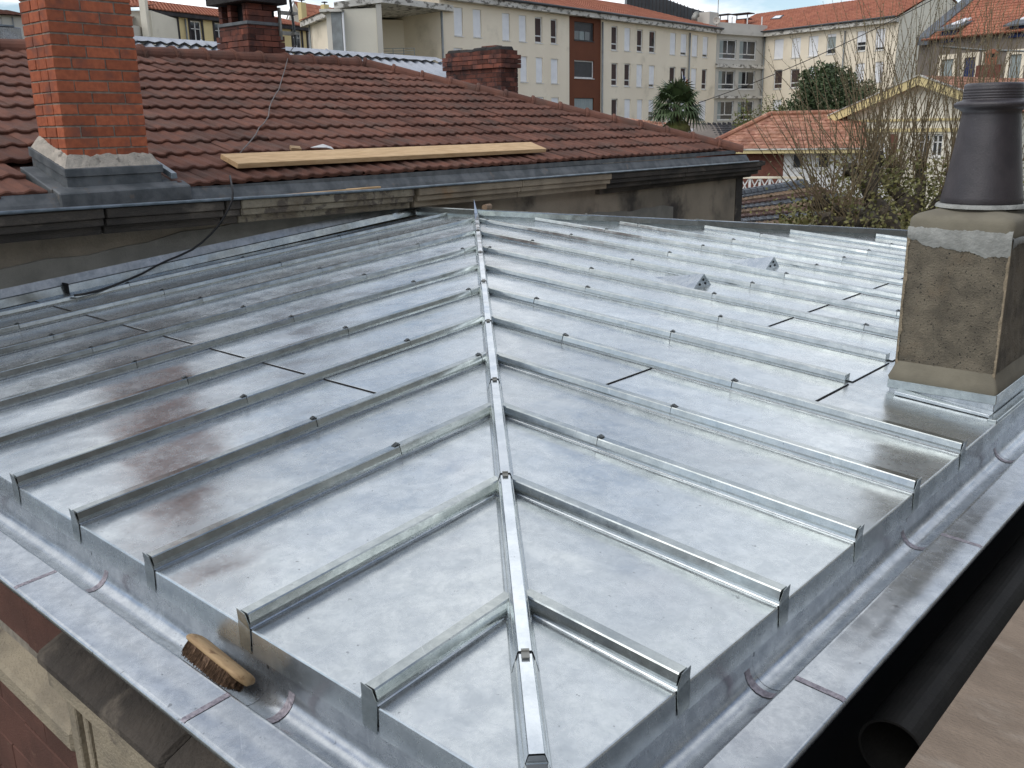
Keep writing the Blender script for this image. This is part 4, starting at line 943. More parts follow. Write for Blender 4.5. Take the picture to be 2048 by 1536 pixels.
# ================================================================== FAR BUILDINGS
class Face:
    def __init__(s, A, B):
        s.A = V((A.x, A.y, 0)); s.B = V((B.x, B.y, 0)); s.d = (s.B - s.A); s.L = s.d.length; s.d.normalize(); s.n = V((-s.d.y, s.d.x, 0))   # n: away from the viewer
        if s.n.dot(s.A - CAM) < 0: s.n = -s.n
    def px(s, x, y): P = hit(x, y, s.n, s.n.dot(s.A)); return (P - s.A).dot(s.d), P.z
    def P(s, a, b, z): return s.A + s.d * a + s.n * b + V((0, 0, z))
    def rect(s, x0, y0, x1, y1):
        xm, ym = (x0 + x1) / 2, (y0 + y1) / 2; return s.px(x0, ym)[0], s.px(xm, y1)[1], s.px(x1, ym)[0], s.px(xm, y0)[1]
def window(root, F, r, style, depth=.10, frame='white', twin=False):
    s0, z0, s1, z1 = r; W, Hh = s1 - s0, z1 - z0; f = .085
    mb = MB(); fb = lambda a0, z0_, a1, z1_, d0=depth, d1=depth + .06: mb.boxf(F.P, a0, d0, z0_, a1, d1, z1_)
    fb(s0, z0, s0 + f, z1); fb(s1 - f, z0, s1, z1); fb(s0, z1 - f, s1, z1); fb(s0, z0, s1, z0 + f)
    if style in ('open', 'half', 'green', 'tilt'): fb(s0 + f, z0 + Hh * .25, s1 - f, z0 + Hh * .25 + f)
    if twin: fb((s0 + s1) / 2 - f / 2, z0 + Hh * .25, (s0 + s1) / 2 + f / 2, z1)
    if style == 'cross': fb((s0 + s1) / 2 - .04, z0, (s0 + s1) / 2 + .04, z1); fb(s0, z0 + Hh * .62, s1, z0 + Hh * .62 + .05)
    mb.boxf(F.P, s0 - .03, -.04, z0 - .05, s1 + .03, depth, z0 - .003)
    w_ = part('window', mb, M[frame], root)
    part('pane', MB().boxf(F.P, s0 + .01, depth + .035, z0 + .01, s1 - .01, depth + .045, z1 - .01), M['glass'] if style != 'dark' else M['darkshut'], w_)
    if style == 'shut': part('shutter', MB().boxf(F.P, s0 + .02, depth - .03, z0 + .03, s1 - .02, depth - .006, z1), M['shutter'], w_)
    if style in ('part', 'half', 'top'):
        k = {'part': .14, 'half': .45, 'top': .84}[style]; part('shutter', MB().boxf(F.P, s0 + .02, depth - .03, z0 + Hh * k, s1 - .02, depth - .006, z1), M['shutter'], w_)
    if style in ('open', 'top', 'tilt') or twin:
        part('curtain', MB().boxf(F.P, s0 + f, depth + .025, z0 + f, s0 + W * (.55 if style != 'open' else .9 if not twin else .27), depth + .033, z1 - f), M['curtain'] if not twin else M['curtain2'], w_)
    if style == 'green': part('curtain', MB().boxf(F.P, s0 + f, depth + .025, z0 + Hh * .3, s1 - f, depth + .033, z1 - Hh * .13), M['curtain2'], w_); part('shutter', MB().boxf(F.P, s0 + .02, depth - .03, z0 + Hh * .86, s1 - .02, depth - .006, z1), M['shutter'], w_)
    return w_
def facade(root, F, a0, a1, z0, z1, rects, m, depth=.10, back=6):
    xs = sorted(set([a0, a1] + [v for r in rects for v in (r[0], r[2]) if a0 < v < a1])); zs = sorted(set([z0, z1] + [v for r in rects for v in (r[1], r[3]) if z0 < v < z1])); mb = MB()
    for i in range(len(xs) - 1):
        for j in range(len(zs) - 1):
            cx, cz = (xs[i] + xs[i + 1]) / 2, (zs[j] + zs[j + 1]) / 2
            if any(r[0] < cx < r[2] and r[1] < cz < r[3] for r in rects): continue
            mb.quad(F.P(xs[i], 0, zs[j]), F.P(xs[i + 1], 0, zs[j]), F.P(xs[i + 1], 0, zs[j + 1]), F.P(xs[i], 0, zs[j + 1]))
    for r in rects:
        d = depth + .08
        for (p, q) in (((r[0], r[1]), (r[2], r[1])), ((r[2], r[1]), (r[2], r[3])), ((r[2], r[3]), (r[0], r[3])), ((r[0], r[3]), (r[0], r[1]))):
            mb.quad(F.P(p[0], 0, p[1]), F.P(q[0], 0, q[1]), F.P(q[0], d, q[1]), F.P(p[0], d, p[1]))
    d = depth + .08
    mb.hexa([F.P(a0, d, z0), F.P(a1, d, z0), F.P(a1, back, z0), F.P(a0, back, z0), F.P(a0, d, z1), F.P(a1, d, z1), F.P(a1, back, z1), F.P(a0, back, z1)])
    mb.quad(F.P(a0, 0, z0), F.P(a0, d, z0), F.P(a0, d, z1), F.P(a0, 0, z1)); mb.quad(F.P(a1, 0, z0), F.P(a1, d, z0), F.P(a1, d, z1), F.P(a1, 0, z1))
    return part('wall', mb, m, root)
def tiled(root, P00, P10, P11, P01, wpitch, course, amp, m, name='roof_tiles', seg=4, kind='stuff'):
    nrm = (P10 - P00).cross(P01 - P00).normalized(); nrm = nrm if nrm.z > 0 else -nrm
    nx = max(2, int((P10 - P00).length / wpitch)) * seg; ny = max(1, int((P01 - P00).length / course)); mb = MB()
    B = lambda u, v: P00 * (1 - u) * (1 - v) + P10 * u * (1 - v) + P11 * u * v + P01 * (1 - u) * v
    for j in range(ny):
        v0, v1 = j / ny, (j + 1) / ny; k = len(mb.v)
        for i in range(nx + 1):
            h_ = amp * (abs(math.sin(math.pi * i / seg)) ** .8); mb.v.append(tuple(B(i / nx, v0) + nrm * (h_ + amp * .6))); mb.v.append(tuple(B(i / nx, v1) + nrm * (h_ * .85))); mb.v.append(tuple(B(i / nx, v0) + nrm * (h_ * .5 - amp * .3)))
        for i in range(nx):
            a = k + 3 * i; mb.f.append((a, a + 3, a + 4, a + 1)); mb.m.append(0); mb.f.append((a + 2, a + 5, a + 3, a)); mb.m.append(0)
    mb.quad(P00 - nrm * .05, P10 - nrm * .05, P11 - nrm * .05, P01 - nrm * .05)
    return part(name, mb, m, root, kind=kind)
def pipe(root, F, x, y0, y1, r=.07):
    a, z0 = F.px(x, y1); _, z1 = F.px(x, y0); mb = MB(); a0 = a; b, _2 = F.px(x, y0)
    mb.tube([F.P(b, -.12, z1), F.P(b, -.12, -8)], r, 8); part('downpipe', mb, M['pipe'], root, smooth=True)
# ---------------- cream institutional building: left wing
hb_ = thing('cream_building', 'long three-storey cream building with orange roof, rust-brown bay and grey centre bay', 'building', tuple(at(1240, 300, 71)[:2]) + (-8,))
FL = Face(at(881, 60, 56), at(1434, 60, 80.5)); ze = (at(1434, 62, 80.5).z + FL.px(1014, 8)[1]) / 2
ab0, ab1 = FL.px(1138.5, 100)[0], FL.px(1201.5, 100)[0]
W1 = [(908, 15, 926, 72, 'shut'), (946, 19, 963, 74.5, 'shut'), (1004.5, 26.5, 1020, 80.7, 'shut'), (1038, 30.6, 1053, 83.4, 'shut'), (1070, 34, 1085, 86, 'open'), (1101.6, 38, 1115, 88, 'open'),
      (908, 96, 926, 152, 'shut'), (946, 100, 963, 154, 'shut'), (1004, 106, 1020, 160, 'shut'), (1040.6, 112.7, 1055, 164, 'shut'), (1072, 115, 1086, 165.5, 'shut'), (1102, 117.6, 1116.7, 167, 'shut'), (1073, 194, 1088, 244, 'top'), (1103, 195, 1118, 245, 'shut')]
W2 = [(1148.7, 44.6, 1188, 81.5, 'bay'), (1148.7, 121, 1188, 156.5, 'dark'), (1148.7, 196, 1188, 231, 'bay2')]
W3 = [(1222.8, 52, 1235.7, 101, 'open'), (1248.8, 55.5, 1261, 102, 'shut'), (1274, 59, 1285.7, 104, 'open'), (1298.6, 61.5, 1311.7, 106, 'tilt'), (1340, 65.6, 1352, 109.4, 'shut'), (1361.5, 68, 1374, 111, 'part'), (1384, 70, 1395.7, 113, 'shut'), (1405.5, 73, 1416, 115, 'part'),
      (1222.8, 126, 1235.7, 172, 'open'), (1248.8, 127, 1261, 173, 'open'), (1273, 129, 1285, 173.7, 'shut'), (1298, 131, 1309.5, 175, 'part'), (1339, 133.5, 1351, 175, 'open'), (1361, 134.8, 1372.7, 175, 'open'), (1382, 136.7, 1393, 178, 'shut'), (1403.5, 138, 1414, 179, 'open'),
      (1222.8, 197.5, 1235.7, 244, 'open'), (1248.8, 198, 1261, 243, 'shut'), (1274, 199, 1285, 243, 'shut'), (1297, 200, 1308, 243, 'half'), (1338, 200, 1350, 243, 'shut'), (1360, 200, 1371, 243, 'shut'), (1398, 201, 1412, 241, 'shut')]
def wing(root, F, a0, a1, wins, m, **k):
    rs = [F.rect(*w_[:4]) for w_ in wins]; facade(root, F, a0, a1, -8, ze - .25, rs, m, **k)
    for w_, r in zip(wins, rs):
        if w_[4] == 'bay':
            o = window(root, F, r, 'dark', frame='darkshut'); Hh = r[3] - r[1]
            for q in range(3): a = r[0] + (r[2] - r[0]) * (.02 + .27 * q); part('pane', MB().boxf(F.P, a, .06, r[1] + .05, a + (r[2] - r[0]) * .24, .09, r[1] + Hh * .5), M['curtain2'] if q == 1 else M['glass'], o)
        elif w_[4] == 'bay2': o = window(root, F, r, 'none', frame='darkshut'); part('curtain', MB().boxf(F.P, r[0] + .08, .08, r[1], r[2] - .08, .095, r[3] - .05), M['curtain2'], o)
        elif w_[4] == 'twin': window(root, F, r, 'open', twin=True)
        else: window(root, F, r, w_[4])
wing(hb_, FL, 0, ab0, W1, M['cream']); wing(hb_, FL, ab0 + .005, ab1, W2, M['browncl']); wing(hb_, FL, ab1 + .005, FL.L, W3, M['cream'])
def eaves(root, F, a0, a1, out_=.5):
    mb = MB(); mb.boxf(F.P, a0, -out_, ze - .25, a1, .05, ze + .12); part('cornice', mb, M['fascia'], root)
    mb = MB(); mb.tube([F.P(a0, -out_ - .08, ze + .16), F.P(a1, -out_ - .08, ze + .16)], .09, 8); part('eaves_gutter', mb, M['metaldark'], root, smooth=True)
eaves(hb_, FL, 0, FL.L + .1)
RD, RHt = 5.8, 2.25
tiled(hb_, FL.P(-1, -.55, ze + .18), FL.P(FL.L, -.55, ze + .18), FL.P(FL.L - 6, RD, ze + RHt), FL.P(-1, RD, ze + RHt), .3, .42, .05, M['tile_orange'], seg=4)
tiled(hb_, FL.P(FL.L, -.55, ze + .18), FL.P(FL.L, 2 * RD, ze + .18), FL.P(FL.L - 6, RD, ze + RHt), FL.P(FL.L - 6.01, RD, ze + RHt), .3, .42, .05, M['tile_orange'], seg=4)
for x in (880, 1203, 1378): pipe(hb_, FL, x, 20 if x < 900 else 66 if x > 1300 else 44, 240)
# dark standing-seam roof behind
mb = MB(); a_ = [at(1255, -30, 92), at(1375, 14, 94), at(1420, 27, 95), at(1436, 33, 96)]
for p, q in zip(a_, a_[1:]):
    b1_, b2_ = V((p.x, p.y, ze - 1)), V((q.x, q.y, ze - 1)); bk = V((-6, 8, 0)); mb.hexa([b1_, b2_, b2_ + bk, b1_ + bk, p, q, q + bk, p + bk])
part('rear_roof', mb, M['metaldark'], hb_)
for i in range(24):
    t_ = i / 23; p = a_[0].lerp(a_[1], min(1, t_ * 1.35)) if t_ < .74 else a_[1].lerp(a_[3], (t_ - .74) / .26); mb = MB(); mb.tube([p + V((.3, -.4, .02)), V((p.x + .3, p.y - .4, ze - .8))], .05, 4); part('standing_seam', mb, M['quoin'], hb_)
# grey centre bay
FG = Face(at(1434, 60, 80.5), at(1530, 60, 84.2))
WG = [(1439, 79, 1473, 118, 'twin'), (1479, 81, 1512.5, 119.5, 'twin'), (1436.7, 140.6, 1470, 179, 'twin'), (1476.7, 142, 1510, 179, 'twin'), (1434.5, 202, 1467, 240, 'twin'), (1475, 202, 1507, 240, 'twin')]
wing(hb_, FG, .02, FG.L, WG, M['greyrender'])
mb = MB(); mb.boxf(FG.P, 0, -.35, ze - .25, FG.L + .2, 0, ze + .1); mb.boxf(FG.P, 0, -.1, ze + .1, FG.L + .2, .2, ze + .75); part('parapet', mb, M['greyrender'], hb_)
for (y0, y1) in ((129, 136.5), (192, 197)):
    a, z0 = FG.px(1480, y1); _, z1 = FG.px(1480, y0); mb = MB(); mb.boxf(FG.P, -.1, -.25, z0, FG.L + .25, 0, z1); part('band_course', mb, M['fascia'], hb_)
# right wing
FR = Face(at(1530, 70, 84.2), at(1798, 40, 73.5))
WR = [(1548, 78.5, 1566.6, 118, 'shut'), (1583, 75.8, 1601, 115.6, 'shut'), (1617, 72, 1636, 113, 'shut'), (1653, 68, 1671.5, 108.5, 'green'), (1713, 62, 1732, 102.5, 'half'), (1750.5, 57.6, 1769.5, 100.6, 'part'),
      (1547, 139.6, 1563.7, 178, 'open'), (1580, 138, 1598, 176, 'open'), (1616, 134, 1634, 172, 'shut'), (1650, 131, 1668, 170, 'shut'), (1709.5, 127, 1728, 165, 'shut'), (1748.6, 124, 1766, 165, 'shut'), (1544, 200, 1562, 238, 'half')]
wing(hb_, FR, .01, FR.L, WR, M['cream'], back=11.2); eaves(hb_, FR, -.1, FR.L)
tiled(hb_, FR.P(-6, -.55, ze + .18), FR.P(FR.L + .1, -.55, ze + .18), FR.P(FR.L + .1, 5.6, ze + 2.6), FR.P(-6, 5.6, ze + 2.6), .3, .42, .05, M['tile_orange'], seg=4)
tiled(hb_, FR.P(-6, 11.8, ze + .18), FR.P(FR.L + .1, 11.8, ze + .18), FR.P(FR.L + .1, 5.6, ze + 2.6), FR.P(-6, 5.6, ze + 2.6), .4, .5, .05, M['tile_orange'], seg=3)
mb = MB(); mb.hexa([FR.P(FR.L - .3, 0, ze - .3), FR.P(FR.L + .02, 0, ze - .3), FR.P(FR.L + .02, 11.2, ze - .3), FR.P(FR.L - .3, 11.2, ze - .3), FR.P(FR.L - .3, 0, ze + .2), FR.P(FR.L + .02, 0, ze + .2), FR.P(FR.L + .02, 11.2, ze + .2), FR.P(FR.L - .3, 11.2, ze + .2)])
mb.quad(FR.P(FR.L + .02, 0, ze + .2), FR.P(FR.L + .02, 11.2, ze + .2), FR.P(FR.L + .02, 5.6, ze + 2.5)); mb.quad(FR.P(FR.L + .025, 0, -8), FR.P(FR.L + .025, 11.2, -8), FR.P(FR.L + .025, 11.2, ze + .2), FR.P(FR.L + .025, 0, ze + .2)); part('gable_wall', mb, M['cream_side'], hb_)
for x in (1527.5, 1692): pipe(hb_, FR, x + (4 if x < 1600 else 0), 72 if x < 1600 else 62, 240)
# rooftop plant
def onat(x, y, d): return at(x, y, d)
p = onat(1484, 60, 86)
for (x, y0, y1, w_) in ((1448, 29, 40, .45), (1484, 27.5, 40, .62), (1488, 38, 46, .4)):
    b = at(x, y1, 88); mb = MB(); t_ = at(x, y0, 88).z; mb.box(b.x - w_ * .75, b.y - w_ * .6, b.z - 1.5, b.x + w_ * .75, b.y + w_ * .6, b.z - .0); part('roof_stack', mb, M['tile_orange'], hb_)
    mb = MB(); mb.box(b.x - w_ * 1.6, b.y - w_, t_ - .08, b.x + w_ * 1.6, b.y + w_, t_); [mb.tube([(b.x + sx * w_ * .9, b.y, b.z - .1), (b.x + sx * w_ * .9, b.y, t_)], .05, 4) for sx in (-1, 1)]; part('stack_cap', mb, M['quoin'], hb_)
for x in (1463.5, 1494, 1523): b = at(x, 57, 84.5); t_ = at(x, 34, 84.5); mb = MB(); mb.tube([b, V((b.x, b.y, t_.z))], .06, 5); part('roof_pole', mb, M['white'], hb_)
sk = at(1556, 36, 84); 
def roofR(x, y, l=.1):
    n = (FR.P(1, -.55, ze + .18) - FR.P(0, -.55, ze + .18)).cross(FR.P(0, 5.6, ze + 2.6) - FR.P(0, -.55, ze + .18)).normalized(); c = n.dot(FR.P(0, -.55, ze + .18)); P = hit(x, y, n, c); return P + V((0, 0, l)), n
q = [roofR(*a)[0] for a in ((1540, 40.5), (1560, 39), (1568, 32), (1550, 33.5))]; mb = MB(); mb.hexa([v - V((0, 0, .12)) for v in q] + q); o = part('skylight', mb, M['metaldark'], hb_); mb = MB(); c_ = sum(q, V()) / 4; mb.quad(*[c_.lerp(v, .72) + V((0, 0, .02)) for v in q]); part('pane', mb, M['shutter'], o)
b = at(1414, 47, 83); mb = MB(); mb.box(b.x - 1.0, b.y - .8, b.z - 1, b.x + .7, b.y + .8, b.z + .9); part('plant_room', mb, M['greyrender'], hb_)
mb = MB(); c_ = at(1394, 33, 82); mb.tube([at(1389, 42, 82), at(1389, 35, 82), at(1393, 29, 82), at(1397, 28, 82)], .28, 10); part('duct_elbow', mb, M['grate'], hb_, smooth=True)
ds = thing('satellite_dish', 'pale round satellite dish on the corner of the cream building roof', 'dish', tuple(at(1433, 55, 80)))
mb = MB(); c_ = at(1433, 41, 80); fw_ = (CAM - c_).normalized(); sx_ = fw_.cross(V((0, 0, 1))).normalized(); uy = sx_.cross(fw_)
rg = []
for r_, dd_ in ((.0, -.10), (.14, -.085), (.24, -.04), (.31, .0), (.315, -.02)): rg.append([c_ + fw_ * dd_ + sx_ * (r_ * math.cos(a * math.pi / 10)) + uy * (r_ * math.sin(a * math.pi / 10)) for a in range(20)])
for A, B in zip(rg, rg[1:]):
    for j in range(20): mb.quad(A[j], A[(j + 1) % 20], B[(j + 1) % 20], B[j])
part('reflector', mb, M['greyrender'], ds, smooth=True); part('bracket', MB().tube([c_ - fw_ * .1, c_ - fw_ * .2 + V((0, 0, -.5))], .03, 6), M['grate'], ds)
mb = MB(); mb.tube([at(1435, 47, 82), V((at(1435, 47, 82).x, at(1435, 47, 82).y, at(1435, -40, 82).z))], .035, 5); o = part('radio_mast', mb, M['grate'], None); tag(o, 'thin vertical mast rising above the satellite dish', 'mast')
# ---------------- left end of the cream building: loggia block
lg = thing('loggia_block', 'pale block with a wide overhanging slab, shaded recess and railing left of the cream building', 'building', tuple(at(760, 300, 54)[:2]) + (-8,))
F2 = Face(at(764, 60, 60), at(880.5, 60, 56)); facade(lg, F2, 0, F2.L - .01, -8, ze, [], M['cream'], back=.4)
F3 = Face(at(686, 60, 51.5), at(754, 60, 52)); z3 = F3.px(720, 19)[1]
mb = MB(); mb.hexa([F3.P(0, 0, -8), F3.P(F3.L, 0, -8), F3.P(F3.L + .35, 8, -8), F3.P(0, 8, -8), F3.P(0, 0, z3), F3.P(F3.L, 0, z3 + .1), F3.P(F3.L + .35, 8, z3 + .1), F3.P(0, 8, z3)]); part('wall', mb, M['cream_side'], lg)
mb = MB(); mb.hexa([F3.P(F3.L + .002, -.08, -8), F3.P(F3.L + .3, -.08, -8), F3.P(F3.L + .3, .3, -8), F3.P(F3.L + .002, .3, -8), F3.P(F3.L + .002, -.08, z3 + .3), F3.P(F3.L + .3, -.08, z3 + .3), F3.P(F3.L + .3, .3, z3 + .3), F3.P(F3.L + .002, .3, z3 + .3)]); part('wall_end', mb, M['greyrender'], lg)
a_ = [at(668, 14, 51), at(764, 1, 51.5), at(905, -34, 55.6), at(905, -34, 62), at(764, 1, 66), at(668, 14, 62)]
zs0 = F3.px(700, 17)[1]
mb = MB(); bt = [V((p.x, p.y, z3 + .02 + .35 * (i in (1, 2, 3, 4)))) for i, p in enumerate(a_)]; tp = [p + V((0, 0, .34)) for p in bt]; mb.quad(*bt[::-1]); mb.quad(*tp)
for i in range(6): mb.quad(bt[i], bt[(i + 1) % 6], tp[(i + 1) % 6], tp[i])
part('roof_slab', mb, M['fascia'], lg)
F4 = Face(at(664, 60, 51), at(684, 60, 51)); z4 = F4.px(672, 24)[1]; mb = MB(); mb.boxf(F4.P, 0, 0, -8, F4.L, 2, z4); part('column', mb, M['pipe'], lg)
mb = MB(); mb.hexa([F4.P(-.32, .25, -8), F4.P(-.01, 0, -8), F4.P(-.01, 1.2, -8), F4.P(-.32, 1.2, -8), F4.P(-.32, .25, z4), F4.P(-.01, 0, z4), F4.P(-.01, 1.2, z4), F4.P(-.32, 1.2, z4)]); part('column', mb, M['greyrender'], lg)
mb = MB(); mb.boxf(F4.P, -.6, -.2, z4, F4.L + .1, 2, z4 + .15); part('column_cap', mb, M['fascia'], lg)
mb = MB(); p = at(685, 25, 50.8); mb.tube([p, V((p.x, p.y, -8))], .06, 6); part('downpipe', mb, M['shutter'], lg)
F5 = Face(at(765, 105, 54), at(829, 105, 54)); mb = MB()
for k in range(5):
    z = F5.px(790, 97 + 5 * k)[1]; mb.tube([F5.P(0, 0, z), F5.P(F5.L, 0, z)], .018, 4)
for k in range(4): mb.tube([F5.P(F5.L * k / 3, 0, F5.px(790, 97)[1]), F5.P(F5.L * k / 3, 0, F5.px(790, 122)[1])], .022, 4)
part('railing', mb, M['pipe'], lg)
# ---------------- low cream annexe
an = thing('cream_annexe', 'small cream annexe with a ragged tiled eaves between the yellow house and the loggia block', 'building', tuple(at(640, 300, 60)[:2]) + (-8,))
F6 = Face(at(621, 60, 60), at(664, 60, 56)); z6 = F6.px(640, 44)[1]; facade(an, F6, 0, F6.L, -8, z6, [], M['cream']); mb = MB(); mb.boxf(F6.P, -1.0, -.4, z6, F6.L + .2, .1, z6 + .35); part('cornice', mb, M['fascia'], an)
tiled(an, F6.P(-1.0, -.45, z6 + .36), F6.P(F6.L + .3, -.45, z6 + .36), F6.P(F6.L + .3, 5, z6 + 1.6), F6.P(.6, 5, z6 + 1.6), .3, .42, .05, M['tile_orange'])
pipe(an, F6, 622, 48, 110, .06)
# ---------------- yellow house with lava quoins
yh = thing('yellow_house', 'yellow rendered house with black lava-stone quoins and window surrounds', 'house', tuple(at(400, 300, 70)[:2]) + (-8,))
FY = Face(at(301, 60, 63), at(624, 60, 76)); zy = (FY.px(301, 31)[1] + FY.px(435, 41)[1]) / 2
WY = [(334, 38, 355, 82, 'cross'), (381.6, 42, 403.5, 85, 'cross'), (430, 46, 450, 88, 'cross'), (470, 49, 490, 90, 'cross'), (586, 61, 603, 101, 'cross'), (616, 64, 624, 104, 'cross')]
rs = [FY.rect(*w_[:4]) for w_ in WY]; facade(yh, FY, 0, FY.L, -8, zy, rs, M['yellow'])
for r in rs:
    window(yh, FY, r, 'cross'); mb = MB(); k = .17
    mb.boxf(FY.P, r[0] - k, -.05, r[1] - k, r[0], .02, r[3] + k); mb.boxf(FY.P, r[2], -.05, r[1] - k, r[2] + k, .02, r[3] + k); mb.boxf(FY.P, r[0], -.05, r[3], r[2], .02, r[3] + k); mb.boxf(FY.P, r[0], -.05, r[1] - k, r[2], .02, r[1] - .06); part('window_surround', mb, M['quoin'], yh)
for k in range(18): z = zy - .35 - k * .36; mb = MB(); mb.boxf(FY.P, -.02, -.05, z, .42 if k % 2 else .72, .01, z + .33); part('quoin', mb, M['quoin'], yh)
mb = MB(); mb.boxf(FY.P, -.3, -.35, zy, FY.L, .1, zy + .28); part('eaves_board', mb, M['quoin'], yh)
tiled(yh, FY.P(-.3, -.4, zy + .3), FY.P(FY.L, -.4, zy + .3), FY.P(FY.L, 4.5, zy + 1.55), FY.P(-.3, 4.5, zy + 1.55), .3, .42, .06, M['tile_orange'])
pipe(yh, FY, 368, 38, 100, .06)
# ---------------- pale house end left of the yellow house
ph = thing('pale_house', 'pale house end with a chimney breast between the brick chimney and yellow house', 'house', tuple(at(285, 300, 60)[:2]) + (-8,))
FP = Face(at(255, 60, 60), at(302, 60, 60)); F_ = FP
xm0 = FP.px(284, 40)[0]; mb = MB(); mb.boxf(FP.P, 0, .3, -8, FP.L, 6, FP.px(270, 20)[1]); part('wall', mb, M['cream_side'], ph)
mb = MB(); mb.boxf(FP.P, xm0, -.2, -8, FP.L - .12, .3, FP.px(290, -25)[1]); part('chimney_breast', mb, M['cream_side'], ph)
P0, P1q = FP.px(255, 24), FP.px(286, 50); mb = MB(); mb.quad(FP.P(P0[0] - 1, 1.2, P0[1]), FP.P(P0[0] - 1, -1.8, P1q[1] + .1), FP.P(P1q[0], -1.8, P1q[1]), FP.P(P1q[0] - .9, 1.2, P0[1])); mb.boxf(FP.P, -1, -1.7, -8, P1q[0] - .15, .29, P1q[1] - .12); mb.m = [0] + [1] * 6; part('lean_to', mb, [M['tile'], M['greyrender']], ph)
tiled(ph, FP.P(-.4, -.3, FP.px(255, 14)[1]), FP.P(xm0 - .02, -.3, FP.px(279, 14)[1]), FP.P(xm0 - .02, 3, FP.px(279, -4)[1]), FP.P(-.4, 3, FP.px(255, -6)[1]), .3, .42, .05, M['tile_orange'])
# ---------------- house far left
fh = thing('far_left_house', 'grey house with a dull red roof at the far left behind the tiled ridge', 'house', tuple(at(20, 300, 50)[:2]) + (-8,))
FF = Face(at(-60, 60, 50), at(64, 60, 52)); zf = FF.px(20, 30)[1]; rs = [FF.rect(-6, 34, 4, 50)]; facade(fh, FF, 0, FF.L, -8, zf, rs, M['greyrender']); window(fh, FF, rs[0], 'none')
tiled(fh, FF.P(-.3, -.3, zf), FF.P(FF.L, -.3, zf), FF.P(FF.L, 4, FF.px(20, 4)[1]), FF.P(-.3, 4, FF.px(20, 4)[1]), .3, .3, .03, M['tile']); pipe(fh, FF, 23, 34, 50, .04)
# ---------------- gabled house with red roof
gh = thing('gabled_house', 'steep red-roofed house with two small capped flues behind the yellow house', 'house', tuple(at(620, 300, 95)[:2]) + (-8,))
FH = Face(at(574, 40, 92), at(608, 40, 92)); g0, zg = FH.px(574, 38); g1, _ = FH.px(608, 44); gm, zt5 = FH.px(588, 5)
mb = MB(); mb.hexa([FH.P(g0, 0, -8), FH.P(g1, 0, -8), FH.P(g1 + 6, 9, -8), FH.P(g0 + 3, 9, -8), FH.P(g0, 0, zg - .3), FH.P(g1, 0, zg - .3), FH.P(g1 + 6, 9, zg - .3), FH.P(g0 + 3, 9, zg - .3)]); mb.quad(FH.P(g0, 0, zg - .3), FH.P(g1, 0, zg - .3), FH.P(gm, 0, zt5)); part('gable_wall', mb, M['greyrender'], gh)
rgR = at(690, 20, 99); evR = at(690, 52, 93); tiled(gh, FH.P(g1, -.3, zg - .4), evR, rgR, FH.P(gm, -.3, zt5 + .1), .35, .4, .05, M['tile_orange'], kind=None, name='roof')
mb = MB(); mb.tube([FH.P(g1 + .1, -.4, zg - .4), FH.P(gm, -.4, zt5 + .12), FH.P(g0 - .1, -.4, zg - .4)], .10, 4); part('bargeboard', mb, M['fascia'], gh)
for (x0, x1, y0, y1) in ((599, 611, 6, 28), (645, 656, 10, 26)):
    p = at((x0 + x1) / 2, y1, 90); t_ = at((x0 + x1) / 2, y0, 90).z; mb = MB(); mb.box(p.x - .28, p.y - .3, p.z - 1, p.x + .28, p.y + .3, t_); o = part('flue', mb, M['yel_trim'], gh)
    mb = MB(); mb.tube([(p.x, p.y, t_), (p.x, p.y, t_ + .22)], .06, 6); mb.lathe((p.x, p.y, t_ + .2), [(.32, 0), (.3, .05), (0, .1)], 12); part('flue_cap', mb, M['quoin'], o)
q = [at(x, y, 92.5) for x, y in ((604, 47 - 25), (612, 45 - 22), (610, 27), (603, 26))]; mb = MB(); mb.quad(*q); mb.quad(*[v + V((0, .05, .0)) for v in q]); part('skylight', mb, M['shutter'], gh)
# ---------------- grey-brown terrace at right with blue shutters
tr = thing('grey_terrace', 'grey-brown rendered terrace with an orange roof, blue dormers and blue shutters at the upper right', 'terrace', tuple(at(1950, 300, 58)[:2]) + (-8,))
FT = Face(at(1838, 90, 61), at(2075, 80, 55)); ztr = (FT.px(1852, 80)[1] + FT.px(2019, 67)[1]) / 2
WT = [(1881, 119, 1905, 160), (1928, 115, 1950, 156), (1970, 113, 1980, 135), (2017, 109, 2041, 162)]
rs = [FT.rect(*w_) for w_ in WT]; facade(tr, FT, 0, FT.L, -8, ztr, rs, M['lavwall'], back=8)
for k, r in enumerate(rs):
    o = window(tr, FT, r, 'none', frame='white' if k in (0, 3) else 'blue')
    if k in (1, 2):
        for h2 in range(2): mb = MB(); a0 = r[0] + .02 + h2 * (r[2] - r[0]) / 2; mb.boxf(FT.P, a0, .03, r[1], a0 + (r[2] - r[0]) / 2 - .04, .09, r[3]); part('shutter', mb, M['blue'], o)
    else: part('curtain', MB().boxf(FT.P, r[0] + .06, .07, r[1], r[2] - .06, .08, r[3]), M['curtain2'], o)
    kk = .20; mb = MB(); mb.boxf(FT.P, r[0] - kk, -.04, r[1], r[0] - .005, .02, r[3]); mb.boxf(FT.P, r[2] + .005, -.04, r[1], r[2] + kk, .02, r[3]); mb.boxf(FT.P, r[0] - kk, -.04, r[3] + .005, r[2] + kk, .02, r[3] + .3); part('window_surround', mb, M['cream'], tr)
RdT = 5.0; zrT = ztr + 2.9
tiled(tr, FT.P(.4, -.45, ztr), FT.P(FT.L, -.45, ztr), FT.P(FT.L, RdT, zrT), FT.P(.4, RdT, zrT), .3, .42, .05, M['tile_orange'])
